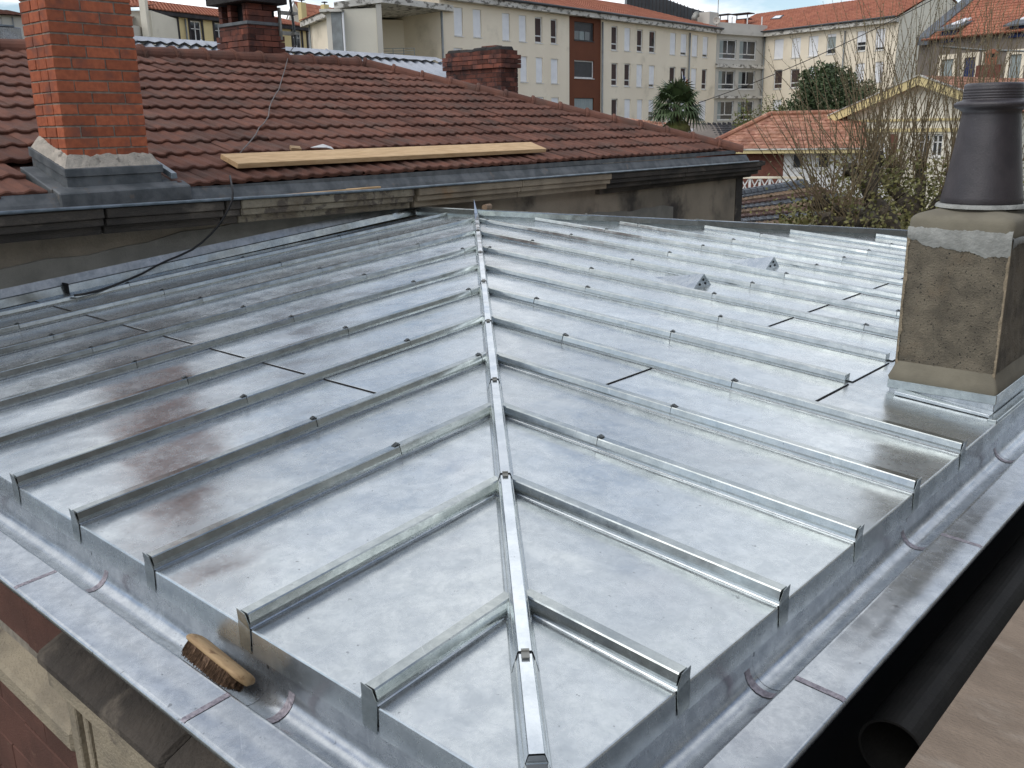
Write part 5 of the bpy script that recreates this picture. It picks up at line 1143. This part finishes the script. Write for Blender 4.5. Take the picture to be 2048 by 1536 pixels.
mb = MB(); mb.hexa([FT.P(0, -.4, ztr - .3), FT.P(.9, -.4, ztr - .3), FT.P(.9, RdT, zrT - .3), FT.P(0, RdT, zrT - .3), FT.P(0, -.4, ztr + .2), FT.P(.9, -.4, ztr + .2), FT.P(.9, RdT, zrT + .15), FT.P(0, RdT, zrT + .15)]); part('verge_flashing', mb, M['tile_gray'], tr)
mb = MB(); mb.quad(FT.P(0, 0, ztr - .3), FT.P(0, 8, ztr - .3), FT.P(0, RdT, zrT)); part('gable_wall', mb, M['lavwall'], tr)
for (x0, x1, y0, y1) in ((1884, 1911, 62, 85), (2021, 2062, 52, 74)):
    r = FT.rect(x0, y0, x1, y1); mb = MB(); mb.boxf(FT.P, r[0], -.15, r[1], r[2], 2.0, r[3]); o = part('dormer', mb, M['blue'], tr)
    mb = MB(); mb.hexa([FT.P(r[0] - .25, -.5, r[3]), FT.P(r[2] + .25, -.5, r[3]), FT.P(r[2] + .25, 3.2, r[3] + 1.0), FT.P(r[0] - .25, 3.2, r[3] + 1.0), FT.P(r[0] - .25, -.5, r[3] + .1), FT.P(r[2] + .25, -.5, r[3] + .1), FT.P(r[2] + .25, 3.2, r[3] + 1.1), FT.P(r[0] - .25, 3.2, r[3] + 1.1)]); part('dormer_roof', mb, M['tile_gray'], o)
    mb = MB(); mb.hexa([FT.P(r[0] + .2, .6, r[3] + .42), FT.P(r[2] - .1, .6, r[3] + .42), FT.P(r[2] - .1, 2.6, r[3] + .98), FT.P(r[0] + .2, 2.6, r[3] + .98), FT.P(r[0] + .2, .6, r[3] + .50), FT.P(r[2] - .1, .6, r[3] + .50), FT.P(r[2] - .1, 2.6, r[3] + 1.06), FT.P(r[0] + .2, 2.6, r[3] + 1.06)]); part('skylight', mb, M['shutter'], o)
p = FT.P(0, RdT, 0) + FT.d * (FT.px(1946, 50)[0] * 1.0 + .9); mb = MB(); mb.box(p.x - .45, p.y - .4, zrT - .4, p.x + .45, p.y + .4, zrT + .45); mb.box(p.x - .2, p.y - .2, zrT + .45, p.x + .2, p.y + .2, zrT + .9); part('chimney', mb, M['tile_orange'], tr)
mb = MB(); r = FT.px(1880, 92); r2 = FT.px(2048, 104); mb.tube([FT.P(FT.px(1880, 92)[0], -.06, r[1]), FT.P(FT.px(1960, 98)[0], -.06, FT.px(1960, 99)[1]), FT.P(FT.px(2075, 102)[0], -.06, FT.px(2075, 103)[1])], .05, 5); part('wall_pipe', mb, M['pipe'], tr)
aer = thing('tv_aerial', 'thin television aerial on the ridge of the grey terrace against blue sky', 'aerial', tuple(at(1925, 30, 62)))
for x, y1 in ((1918, 5), (1927, 4)):
    p = at(x, 34, 62); mb = MB(); mb.tube([p, V((p.x, p.y, at(x, y1, 62).z))], .025, 4); part('pole', mb, M['grate'], aer)
for (xa, ya, xb, yb) in ((1900, 9, 1947, 7), (1905, 18, 1928, 19)):
    mb = MB(); mb.tube([at(xa, ya, 62), at(xb, yb, 62)], .02, 4)
    for k in range(7): c_ = at(xa, ya, 62).lerp(at(xb, yb, 62), k / 6); mb.tube([c_ + V((-.1, -.15, .12)), c_ + V((.1, .15, -.12))], .012, 3)
    part('boom', mb, M['grate'], aer)
# terracotta pot on a stub stack
st = thing('terracotta_pot_stack', 'house-shaped terracotta chimney pot on a dark brick stack before the grey terrace', 'chimney', tuple(at(1986, 200, 48)[:2]) + (-2,))
p = at(1986, 129, 46); sx = V((CR.x, CR.y, 0)).normalized(); sy = V((-sx.y, sx.x, 0)); fp = lambda a, b, z: V((p.x, p.y, 0)) + sx * a + sy * b + V((0, 0, z))
part('stack', MB().boxf(fp, -.45, 0, -8, .42, .8, p.z), M['brickwall'], st)
mb = MB(); z0, z1, z2 = p.z, at(1986, 107, 46).z, at(1986, 98, 46).z; mb.boxf(fp, -.21, .1, z0, .21, .5, z1); mb.hexa([fp(-.29, .05, z1), fp(.29, .05, z1), fp(.29, .55, z1), fp(-.29, .55, z1), fp(-.02, .05, z2), fp(.02, .05, z2), fp(.02, .55, z2), fp(-.02, .55, z2)]); part('pot', mb, M['tile_orange'], st)
part('pot_opening', MB().boxf(fp, -.07, .08, z1 - .18, .07, .12, z1 - .02), M['dark_gap'], st)
# ---------------- yellow-trimmed cottage
co = thing('cottage', 'cottage with yellow-trimmed gable and tiled side wing behind the bare trees', 'cottage', tuple(at(1750, 380, 44)[:2]) + (-8,))
FC = Face(at(1655, 230, 47.5), at(2060, 240, 39.5)); ap = FC.px(1851, 152); lf = FC.px(1669, 232); rt = (ap[0] * 2 - lf[0], lf[1])
gw0, gw1 = FC.px(1690, 300)[0], rt[0] - .5
rw = [FC.rect(1746, 270, 1768, 312), FC.rect(1834, 268, 1858, 314), FC.rect(1861, 268, 1884, 314), FC.rect(1925, 268, 1948, 314)]
zw = lf[1] + .25; mb = MB()
facade(co, FC, gw0, gw1, -8, zw, rw, M['white2'] if 'white2' in M else M['cream_side'])
mb = MB(); sl_ = (ap[1] - lf[1]) / (ap[0] - lf[0]); mb.hexa([FC.P(gw0, 0, zw + .002), FC.P(gw1, 0, zw + .002), FC.P(gw1, .2, zw + .002), FC.P(gw0, .2, zw + .002), FC.P(ap[0] - .02, 0, ap[1] - .35), FC.P(ap[0] + .02, 0, ap[1] - .35), FC.P(ap[0] + .02, .2, ap[1] - .35), FC.P(ap[0] - .02, .2, ap[1] - .35)]); part('gable_wall', mb, M['cream_side'], co)
for r in rw: window(co, FC, r, 'cross')
mb = MB(); q = FC.rect(1781, 268, 1794, 314); mb.boxf(FC.P, q[0], -.06, q[1], q[2], -.002, q[3]); part('shutter', mb, M['tile'], co)
for (y0, y1) in ((238, 242.5), (257, 264)):
    z0, z1 = FC.px(1800, y1)[1], FC.px(1800, y0)[1]; mb = MB(); mb.boxf(FC.P, gw0 + (.3 if y0 < 250 else 0), -.07, z0, gw1, -.003, z1); part('trim_board', mb, M['yel_trim'], co)
for (a, b) in ((lf, ap), (ap, rt)):
    mb = MB(); h_ = .40; mb.hexa([FC.P(a[0], -.55, a[1] - h_), FC.P(b[0], -.55, b[1] - h_), FC.P(b[0], -.47, b[1] - h_), FC.P(a[0], -.47, a[1] - h_), FC.P(a[0], -.55, a[1]), FC.P(b[0], -.55, b[1]), FC.P(b[0], -.47, b[1]), FC.P(a[0], -.47, a[1])]); part('bargeboard', mb, M['yel_trim'], co)
    mb = MB(); mb.hexa([FC.P(a[0], -.60, a[1] + .002), FC.P(b[0], -.60, b[1] + .002), FC.P(b[0], -.35, b[1] + .002), FC.P(a[0], -.35, a[1] + .002), FC.P(a[0], -.60, a[1] + .06), FC.P(b[0], -.60, b[1] + .06), FC.P(b[0], -.35, b[1] + .06), FC.P(a[0], -.35, a[1] + .06)]); part('verge', mb, M['fascia'], co)
tiled(co, FC.P(lf[0], -.5, lf[1]), FC.P(lf[0], 9, lf[1]), FC.P(ap[0], 9, ap[1]), FC.P(ap[0], -.5, ap[1]), .3, .4, .03, M['tile_cottage']); tiled(co, FC.P(rt[0], -.5, rt[1]), FC.P(rt[0], 9, rt[1]), FC.P(ap[0], 9, ap[1]), FC.P(ap[0], -.5, ap[1]), .3, .4, .03, M['tile_cottage'])
# side wing
FW_ = Face(at(1466, 320, 46), at(1690, 320, 44)); e0, zE = FW_.px(1480, 300); zE = (zE + FW_.px(1660, 293)[1]) / 2
r0_, zR_ = FW_.px(1541, 231); e1 = FW_.px(1690, 290)[0]; rd = 4.2; b0_ = .6
def Rz(x, y, b): P = hit(x, y, FW_.n, FW_.n.dot(FW_.A + FW_.n * b)); q = P - FW_.A; return q.dot(FW_.d), P.z
rA = Rz(1541, 231, rd); rB = (Rz(1690, 228, rd)[0], rA[1])
E0 = FW_.P(FW_.px(1420, 300)[0], -b0_, zE); 
# every visible tile of the wing is its own piece up to the limit
A00, A10, A11, A01 = FW_.P(FW_.px(1405, 300)[0], -b0_, zE), FW_.P(e1 + 1.0, -b0_, zE), FW_.P(rB[0] + 1.0, rd, rA[1]), FW_.P(rA[0], rd, rA[1])
nrw = 10; ux = (A10 - A00).normalized(); uy_ = (FW_.P(0, rd, rA[1]) - FW_.P(0, -b0_, zE)); Ly = uy_.length; uy_.normalize(); un = ux.cross(uy_).normalized()
ty = Ly / nrw; tw = .42; bm = bmesh.new()
vs = [bm.verts.new(p) for p in ((0.004, -.03, .045), (tw * .5, -.03, .062), (tw - .004, -.03, .045), (tw - .004, ty + .02, .018), (tw * .5, ty + .02, .03), (.004, ty + .02, .018), (0.004, -.03, .0), (tw * .5, -.03, .02), (tw - .004, -.03, .0))]
for f in ((0, 1, 4, 5), (1, 2, 3, 4), (6, 7, 1, 0), (7, 8, 2, 1)): bm.faces.new([vs[i] for i in f])
tcm = bpy.data.meshes.new('tile'); bm.to_mesh(tcm); bm.free(); tcm.materials.append(M['tile_cottage'])
Rm = Matrix((ux.resized(4), uy_.resized(4), un.resized(4), (0, 0, 0, 1))).transposed()
for j in range(nrw):
    xh = (A01 - A00).dot(ux) * (j + .3) / nrw; x = 0
    while x < (A10 - A00).length - tw:
        xx = x - (tw / 2 if j % 2 else 0)
        if xx > xh: part('tile', tcm, None, co, mw=Matrix.Translation(A00 + ux * xx + uy_ * (ty * j)) @ Rm)
        x += tw
mb = MB(); mb.quad(A00, A10, A11, A01); mb.quad(A00, A01, A01 + FW_.n * 3, A00 + FW_.n * 8); part('roof_underlay', mb, M['tile_cottage'], co)
mb = MB(); mb.tube([A00 + V((0, 0, .06)), A01 + V((0, 0, .10))], .13, 8); part('hip_tile', mb, M['tile_cottage'], co); mb = MB(); mb.tube([A01 + V((0, 0, .10)), A11 + V((0, 0, .10))], .12, 8); part('ridge_tile', mb, M['tile_cottage'], co)
z1_ = zE - .06; z0_ = FW_.px(1560, 311)[1]; xa = FW_.px(1474, 300)[0]
mb = MB(); mb.boxf(FW_.P, xa - 2, -b0_ - .03, z0_ + .12, e1 + 1, -b0_ + .05, z1_); part('fascia_board', mb, M['yel_trim'], co); mb = MB(); mb.boxf(FW_.P, xa - 2, -b0_ - .09, z1_ + .002, e1 + 1, -b0_ - .032, z1_ + .07); part('eaves_gutter', mb, M['fascia'], co)
xm_ = FW_.px(1567, 330)[0]; mb = MB(); mb.boxf(FW_.P, xa - 2, 0, -8, xm_, 3, z1_); part('brick_wall', mb, M['brickwall'], co)
rw2 = [FW_.rect(1583, 305, 1609, 339), FW_.rect(1634, 303, 1660, 338)]; facade(co, FW_, xm_ + .003, e1 + 2, -8, z1_, rw2, M['white'], back=3)
for r in rw2: window(co, FW_, r, 'none')
# lattice balustrade
lt = thing('lattice_fence', 'white cross-braced balustrade with a cream rail in front of the red brick wall', 'fence', tuple(at(1530, 370, 41)[:2]) + (-8,))
FB = Face(at(1460, 370, 41), at(1606, 370, 40)); zt_, zb_ = FB.px(1530, 353)[1], FB.px(1530, 386)[1]; zr2 = FB.px(1530, 357)[1]
mb = MB(); mb.boxf(FB.P, 0, -.08, zr2, FB.L, .08, zt_); part('rail', mb, M['cream'], lt); mb = MB(); mb.boxf(FB.P, 0, -.05, zb_ - .1, FB.L, .05, zb_); part('rail', mb, M['cream'], lt)
mb = MB(); mb.boxf(FB.P, 0, .2, -8, FB.L, .3, zb_ - .05); part('base_wall', mb, M['brickwall'], lt)
x = 0; sp = FB.px(1541, 370)[0] - FB.px(1521, 370)[0]
while x < FB.L - .05:
    mb = MB(); mb.boxf(FB.P, x - .05, -.05, zb_, x + .05, .05, zr2); part('post', mb, M['white'], lt)
    for a, b in ((zb_, zr2), (zr2, zb_)): mb = MB(); mb.tube([FB.P(x + .05, 0, a), FB.P(x + sp - .05, 0, b)], .028, 4); part('brace', mb, M['white'], lt)
    x += sp
# ---------------- banded tile roof in front of the cottage
bt_ = thing('banded_roof_shed', 'low roof banded in blue-grey, buff and brown tiles below the balustrade', 'shed', tuple(at(1600, 450, 22)[:2]) + (-8,))
G0, G1, G2, G3 = at(1440, 399, 24), at(1612, 370, 29), at(1990, 470, 22), at(1440, 500, 15.5)
G1b = at(1612, 370, 29); nrow = 11; NCOL = 24
def GB(u, v): return (G0 * (1 - v) + G3 * v) * (1 - u) + (G1 * (1 - v) + at(1960, 474, 17.5) * v) * u
pal = ['tile_gray', 'tile_buff', 'tile_brown']; gn = (G1 - G0).cross(G3 - G0).normalized(); gn = gn if gn.z > 0 else -gn
for j in range(nrow):
    for i in range(NCOL):
        u0, u1 = i / NCOL + .0006, (i + 1) / NCOL - .0006; v0, v1 = (j - .12) / nrow, (j + 1) / nrow; mb = MB(); A_, B_, C_, D_ = GB(u0, v1) + gn * .075, GB(u1, v1) + gn * .075, GB(u1, v0) + gn * .02, GB(u0, v0) + gn * .02
        mb.quad(A_, B_, C_, D_); mb.quad(A_ - gn * .06, B_ - gn * .06, B_, A_)
        for q in (.33, .66): E_, F2_ = A_.lerp(B_, q), D_.lerp(C_, q); d_ = (B_ - A_) * .03; mb.quad(E_ - d_, E_ + gn * .03, F2_ + gn * .03, F2_ - d_); mb.quad(E_ + gn * .03, E_ + d_, F2_ + d_, F2_ + gn * .03)
        part('tile', mb, M[pal[j % 3]], bt_)
mb = MB(); mb.quad(GB(0, -.02) - gn * .01, GB(1, -.02) - gn * .01, GB(1, 1), GB(0, 1)); part('roof_underlay', mb, M['dark_gap'], bt_)
for i in range(14): 
    P = GB(i / 14, -.01) + gn * .06; Q = GB((i + .97) / 14, -.01) + gn * .06; mb = MB(); mb.tube([P, Q], [.13, .11], 8); part('ridge_tile', mb, M['tile_gray'], bt_)
mb = MB(); pts4 = [GB(0, -.02), GB(1, -.02), GB(1, 1), GB(0, 1)]; mb.hexa([V((p.x, p.y, -8)) for p in pts4] + [p - V((0, 0, .25)) for p in pts4]); part('wall', mb, M['lavwall'], bt_)
# ---------------- dark tiled shed roof by the palm
dk = thing('dark_tiled_shed', 'dark slate-coloured tiled shed roof between the hip of the neighbour roof and the palm', 'shed', tuple(at(1440, 300, 54)[:2]) + (-8,))
k0, k1 = at(1378, 251, 54), at(1530, 247, 54); dn = V((CF.x, CF.y, 0)).normalized()
tiled(dk, k0 - dn * 4.5 + V((-.2, 0, -1.6)), k1 - dn * 4.5 + V((.3, 0, -1.6)), k1, k0, .3, .35, .04, M['slate']); mb = MB()
kk = at(1228, 234, 54); mb = MB()
tiled(dk, kk - dn * 4.5 + V((0, 0, -1.6)), k0 - dn * 4.5 + V((-.2, 0, -1.6)), k0, kk, .3, .35, .04, M['tile_cottage'])
for i in range(16): P = k0.lerp(k1, i / 15); mb = MB(); mb.tube([P - (k1 - k0).normalized() * .1, P + (k1 - k0).normalized() * .1], [.16, .10], 8); part('ridge_tile', mb, M['slate'], dk)
mb = MB(); a, b = kk, k1; c_, d_ = k1 - dn * 4.4, kk - dn * 4.4; mb.hexa([V((p.x, p.y, -8)) for p in (a, b, c_, d_)] + [V((a.x, a.y, a.z - .15)), V((b.x, b.y, b.z - .15)), V((c_.x, c_.y, c_.z - 1.7)), V((d_.x, d_.y, d_.z - 1.7))]); part('wall', mb, M['lavwall'], dk)
q = [at(x, y, 50.5) for x, y in ((1377, 264), (1384, 264), (1389, 257), (1382, 257))]; part('skylight', MB().quad(*q).quad(*[v - dn * -.05 for v in q]), M['shutter'], dk)
# ---------------- overhead cable
mb = MB(); A_, B_ = at(1396, 206, 40), at(1905, -22, 34); pts = [A_.lerp(B_, i / 20) - V((0, 0, 1.0 * 4 * (i / 20) * (1 - i / 20) * .25)) for i in range(21)]; mb.tube(pts, .016, 5); o = part('overhead_cable', mb, M['cable'], None); tag(o, 'overhead cable strung diagonally across the face of the cream building', 'cable')
# ---------------- flag
fl = thing('flag', 'small blue, white and red flag hanging by a window of the cream building', 'flag', tuple(at(1368, 160, 74)))
p = at(1366, 150, 74); sx = V((CR.x, CR.y, 0)).normalized(); mb = MB(); mb.tube([at(1364, 143, 74), at(1367, 172, 74)], .03, 5); part('pole', mb, M['white'], fl)
for k, m_ in enumerate(('fblue', 'fwhite', 'red')):
    a0, a1 = .13 * k, .13 * (k + 1); f = lambda a, z: p + sx * a + V((0, .05 * math.sin(a * 9), z - 1.1 * a)); mb = MB(); mb.quad(f(a0, 0), f(a1, 0), f(a1, -.55), f(a0, -.55)); mb.quad(f(a0, 0) + V((0, .01, 0)), f(a1, 0) + V((0, .01, 0)), f(a1, -.55) + V((0, .01, 0)), f(a0, -.55) + V((0, .01, 0))); part('stripe', mb, M[m_], fl)

# ================================================================== PLANTS
def leafcloud(n, fn, size, seed, asp=.5):
    rr = random.Random(seed); mb = MB()
    for _ in range(n):
        c = fn(rr)
        if c is None: continue
        d = V((rr.gauss(0, 1), rr.gauss(0, 1), rr.gauss(0, 1))).normalized(); e = d.orthogonal().normalized(); s = size * rr.uniform(.6, 1.3)
        mb.quad(c - d * s, c + e * s * asp, c + d * s, c - e * s * asp)
    return mb
# palm
pm = thing('fan_palm', 'fan palm with a shaggy crown in front of the cream building', 'palm', tuple(at(1354, 300, 48)[:2]) + (-8,))
pc = at(1353, 214, 48); mb = MB(); mb.tube([V((pc.x, pc.y, -8)), pc + V((0, 0, -.6)), pc], [.22, .26, .18], 10); part('trunk', mb, M['bark'], pm, smooth=True)
rr = random.Random(11)
def frond(mb, c, az, el, ln, fan, droop, nb=15):
    d = V((math.cos(az) * math.cos(el), math.sin(az) * math.cos(el), math.sin(el))); hub = c + d * ln * .52 - V((0, 0, droop * .25)); side = d.cross(V((0, 0, 1))).normalized(); upn = side.cross(d).normalized()
    mb.tube([c, c + d * ln * .3, hub], [.022, .016, .012], 4, cap=False)
    for i in range(nb):
        a = (-1 + 2 * i / (nb - 1)) * 1.75; dd = (d * math.cos(a) + side * math.sin(a)).normalized(); L_ = fan * (1 - .22 * abs(a) / 1.75); tip = hub + dd * L_ - V((0, 0, droop * L_ * (.5 + .4 * abs(a)))) ; mid = hub + dd * L_ * .55 - V((0, 0, droop * L_ * .12)) + upn * .04
        w_ = .06; e = dd.cross(upn).normalized() * w_
        mb.quad(hub, mid - e, tip, mid + e)
fr = MB()
for k in range(38):
    az = k * 2.399; el = math.radians(82 - 110 * (k / 45) ** .85 + rr.uniform(-6, 6)); frond(fr, pc, az, el, rr.uniform(1.2, 1.95), rr.uniform(.85, 1.05), .3 + .7 * (k / 45))
part('fronds', fr, M['palm'], pm)
fr = MB()
for k in range(22): frond(fr, pc - V((0, 0, .2)), k * 2.4 + .5, math.radians(-30 - 25 * rr.random()), .95, .6, 1.0)
part('old_fronds', fr, M['palmdry'], pm)
# evergreen
ev = thing('evergreen_tree', 'dense dark evergreen tree between the cream building and the cottage', 'tree', tuple(at(1655, 300, 56)[:2]) + (-8,))
ec = at(1655, 205, 56); mb = MB(); mb.tube([V((ec.x, ec.y, -8)), V((ec.x, ec.y, ec.z - 1)), ec + V((.2, 0, 1))], [.3, .22, .1], 8); part('trunk', mb, M['bark'], ev)
ux_ = V((CR.x, CR.y, 0)).normalized(); uz = V((0, 0, 1)); ud = V((CF.x, CF.y, 0)).normalized()
lobes = [(0, .2, 0, 2.0), (-1.5, -.9, .2, 1.35), (1.5, -.5, 0, 1.5), (-.5, 1.3, .1, .95), (.7, 1.1, .3, 1.0), (2.1, -1.6, 0, 1.2), (-2.2, -2.0, 0, .9), (-.9, .6, -.6, .9), (1.9, .6, .2, .7), (0, -2, 0, 2.3), (.1, 1.9, 0, .45), (-1.2, 1.5, 0, .4)]
def evf(rr):
    l = lobes[rr.choices(range(len(lobes)), [q[3] ** 2 for q in lobes])[0]]; d = V((rr.gauss(0, 1), rr.gauss(0, 1), rr.gauss(0, 1))).normalized(); r_ = l[3] * (rr.random() ** .3) * (1 + .18 * math.sin(d.x * 9 + l[0]) * math.sin(d.z * 11)) + rr.gauss(0, .06)
    return ec + ux_ * (l[0] * 1.25) + uz * l[1] + ud * l[2] + d * r_
part('crown', leafcloud(18000, evf, .105, 3, .5), M['ever'], ev, kind='stuff')
# low light green shrubs at the foot of the grey bay
sh = thing('young_shrubs', 'light green young shrubs at the foot of the grey bay', 'shrubs', tuple(at(1510, 300, 52)[:2]) + (-8,)); sh['kind'] = 'stuff'
stems = [(1474, 222), (1484, 205), (1492, 188), (1506, 215), (1520, 208), (1532, 190), (1545, 187), (1556, 205), (1500, 230), (1538, 212), (1566, 210)]
mb = MB()
for (x, y) in stems: b = at(x + 3, 262, 52); t_ = at(x, y, 52); mb.tube([b, b.lerp(t_, .5) + V((.05, 0, 0)), t_], [.03, .02, .008], 4, cap=False)
part('stems', mb, M['twig'], sh)
def shf(rr): x, y = stems[rr.randrange(len(stems))]; t_ = rr.random() ** .7; return at(x + 3 * t_ + rr.gauss(0, 4 + 4 * t_), y + (262 - y) * t_, 52 + rr.uniform(-.4, .4))
part('leaves', leafcloud(1500, shf, .06, 8, .55), M['leafy'], sh)
# pollarded trees with long whips
def whip(mb, base, d, L_, r_, rr, curve, bb):
    pts = []; p = V(base); d = V(d).normalized(); n = 9; bend = V((rr.gauss(0, .035), rr.gauss(0, .035), 0))
    for i in range(n + 1):
        pts.append(V(p)); d = (d + V((0, 0, curve)) + bend + V((rr.gauss(0, .022), rr.gauss(0, .022), 0))).normalized(); p = p + d * (L_ / n)
    mb.tube(pts, [r_ * (1 - .8 * i / n) for i in range(n + 1)], 4, cap=False)
    k = int(L_ / .085)
    for i in range(k):
        t_ = (i + rr.random()) / k
        if t_ < .25 and rr.random() < .6: continue
        j = min(n - 1, int(t_ * n)); c = pts[j].lerp(pts[j + 1], t_ * n - j); s = V((rr.gauss(0, 1), rr.gauss(0, 1), .6)).normalized(); q = rr.uniform(.010, .018)
        e = s.orthogonal().normalized() * q * .45; bb.quad(c, c + s * q + e, c + s * q * 2.2, c + s * q - e)
def pollard(name, label, D, trunk_px, arms_px, nsh, hts, spread, seed, tops):
    rr = random.Random(seed); root = thing(name, label, 'tree', tuple(at(trunk_px[0][0], trunk_px[0][1], D)[:2]) + (-8,), 'bare pollarded trees behind the zinc roof')
    P = [at(x, y, D + dd) for x, y, dd, r_ in [(*q, 0, 0)[:4] if len(q) < 4 else q for q in trunk_px]]
    mb = MB(); b = V((P[0].x, P[0].y, -8)); rs_ = [.24, .20, .18] + [.16] * len(P)
    mb.tube([b] + P, rs_[:len(P) + 1], 10); part('trunk', mb, M['bark'], root, smooth=True)
    knobs = []
    for a in arms_px:
        Q = [at(x, y, D + dd) for x, y, dd in a]; mb = MB(); n = len(Q); mb.tube(Q, [.115 - .05 * i / n for i in range(n)], 8)
        part('limb', mb, M['bark'], root, smooth=True)
        bmk = bmesh.new(); bmesh.ops.create_icosphere(bmk, subdivisions=2, radius=.13)
        for v in bmk.verts: v.co *= 1 + .28 * math.sin(v.co.x * 40 + seed) * math.cos(v.co.z * 33) + rr.uniform(-.08, .08)
        me = bpy.data.meshes.new('knuckle'); bmk.to_mesh(me); bmk.free(); me.materials.append(M['bark']); part('knuckle', me, None, root, mw=Matrix.Translation(Q[-1])); knobs.append(Q[-1]); knobs.append(Q[len(Q) // 2])
    bb = MB()
    for i in range(nsh):
        k = knobs[rr.randrange(len(knobs))]; lo, hi = spread; a = rr.uniform(lo, hi); dp = rr.uniform(-.35, .35); d = ux_ * math.sin(a) + uz * math.cos(a) + ud * dp
        L_ = rr.uniform(*hts) * (1 - .25 * min(1, abs(a))); mb = MB(); whip(mb, k + V((rr.gauss(0, .08), rr.gauss(0, .08), rr.gauss(0, .05))), d, L_, rr.uniform(.007, .0135), rr, .035 + .05 * abs(a), bb)
        part('whip', mb, M['twig'], root)
    bt2 = MB()
    for i in range(int(nsh * 1.2)):   # short tangled twigs low down
        k = knobs[rr.randrange(len(knobs))]; a = rr.uniform(-1.6, 1.6); d = ux_ * math.sin(a) + uz * math.cos(a) + ud * rr.uniform(-.5, .5); whip(bt2, k + V((rr.gauss(0, .25), rr.gauss(0, .2), rr.gauss(0, .2))), d, rr.uniform(.4, 1.3), .006, rr, .02, bb)
    part('twigs', bt2, M['twig'], root, kind='stuff'); part('buds', bb, M['bud'], root, kind='stuff')
    return knobs
K1 = pollard('pollarded_tree', 'nearest bare pollarded tree with whips fanning left over the banded roof', 15.5, [(1790, 470), (1765, 430), (1742, 400)],
        [[(1765, 430, 0), (1720, 432, -.2), (1680, 424, -.3), (1640, 404, -.4)], [(1750, 410, 0), (1728, 372, .2), (1700, 340, .2)], [(1742, 400, 0), (1745, 350, .1), (1752, 318, .2)], [(1765, 440, 0), (1700, 448, -.5), (1650, 440, -.6)]], 84, (1.7, 3.3), (-1.05, .35), 21, 0)
K2 = pollard('pollarded_tree', 'bare pollarded tree with upright whips just left of the dark chimney pot', 17.5, [(1850, 470), (1822, 420), (1800, 395)],
        [[(1822, 420, 0), (1790, 372, .2), (1786, 335, .2)], [(1835, 430, 0), (1842, 370, 0), (1838, 330, .3)], [(1850, 440, 0), (1888, 390, -.2), (1905, 350, -.2)], [(1800, 395, 0), (1770, 360, .2), (1735, 330, .4)]], 96, (2.6, 4.6), (-.38, .42), 34, 0)
K3 = pollard('pollarded_tree', 'bare pollarded tree whose whips rise behind the dark chimney pot at the right edge', 18.5, [(2010, 470), (1990, 420), (1975, 390)],
        [[(1990, 420, 0), (1960, 370, .2), (1948, 335, .2)], [(1990, 420, 0), (2010, 370, 0), (2022, 330, .3)], [(1975, 400, 0), (1925, 372, .2), (1900, 345, .4)]], 80, (2.6, 4.8), (-.35, .35), 55, 0)
# ivy and spring leaves low on the trunks
iv = []
def ivf(rr):
    k = (K1 + K2 + K3)[rr.randrange(len(K1 + K2 + K3))]; return k + V((rr.gauss(0, .5), rr.gauss(0, .4), -abs(rr.gauss(0, .55)) + .15))
o = part('ivy', leafcloud(5200, ivf, .034, 77, .75), M['ivy'], None); tag(o, 'yellow-green young leaves and ivy clothing the lower limbs of the pollarded trees', 'ivy', kind='stuff')
def hgf(rr): return at(rr.uniform(1560, 2080), 474 - abs(rr.gauss(0, 26)), rr.uniform(15, 22))
o = part('hedge', leafcloud(7000, hgf, .045, 78, .6), M['ivy'], None); tag(o, 'dark tangled undergrowth along the foot of the pollarded trees behind the ridge', 'undergrowth', kind='stuff')
# ================================================================== unseen houses added behind and right of the camera to darken zinc reflections
def backhouse(x0, y0, x1, y1, zt, m, lab):
    root = thing('added_house', lab, 'house', ((x0 + x1) / 2, (y0 + y1) / 2, -8)); part('wall', MB().box(x0, y0, -8, x1, y1, zt), M[m], root)
    dx, dy = (x1 - x0), (y1 - y0); mb = MB()
    if dx > dy: ym = (y0 + y1) / 2; mb.quad((x0, y0 - .4, zt), (x1, y0 - .4, zt), (x1, ym, zt + 2), (x0, ym, zt + 2)); mb.quad((x0, y1 + .4, zt), (x1, y1 + .4, zt), (x1, ym, zt + 2), (x0, ym, zt + 2))
    else: xm = (x0 + x1) / 2; mb.quad((x0 - .4, y0, zt), (x0 - .4, y1, zt), (xm, y1, zt + 2), (xm, y0, zt + 2)); mb.quad((x1 + .4, y0, zt), (x1 + .4, y1, zt), (xm, y1, zt + 2), (xm, y0, zt + 2))
    part('roof', mb, M['tile'], root)
backhouse(-20, -30, 6, -21, 1.5, 'lavwall', 'unseen grey-brown house added behind the viewer for the zinc reflections')
backhouse(7.5, -9, 16, 5, 6.6, 'lavwall', 'unseen tall grey-brown house added at the right to darken the zinc reflections')
backhouse(7.8, 5.3, 15, 22, 5.6, 'greyrender', 'unseen grey rendered house added farther right to darken the zinc reflections')
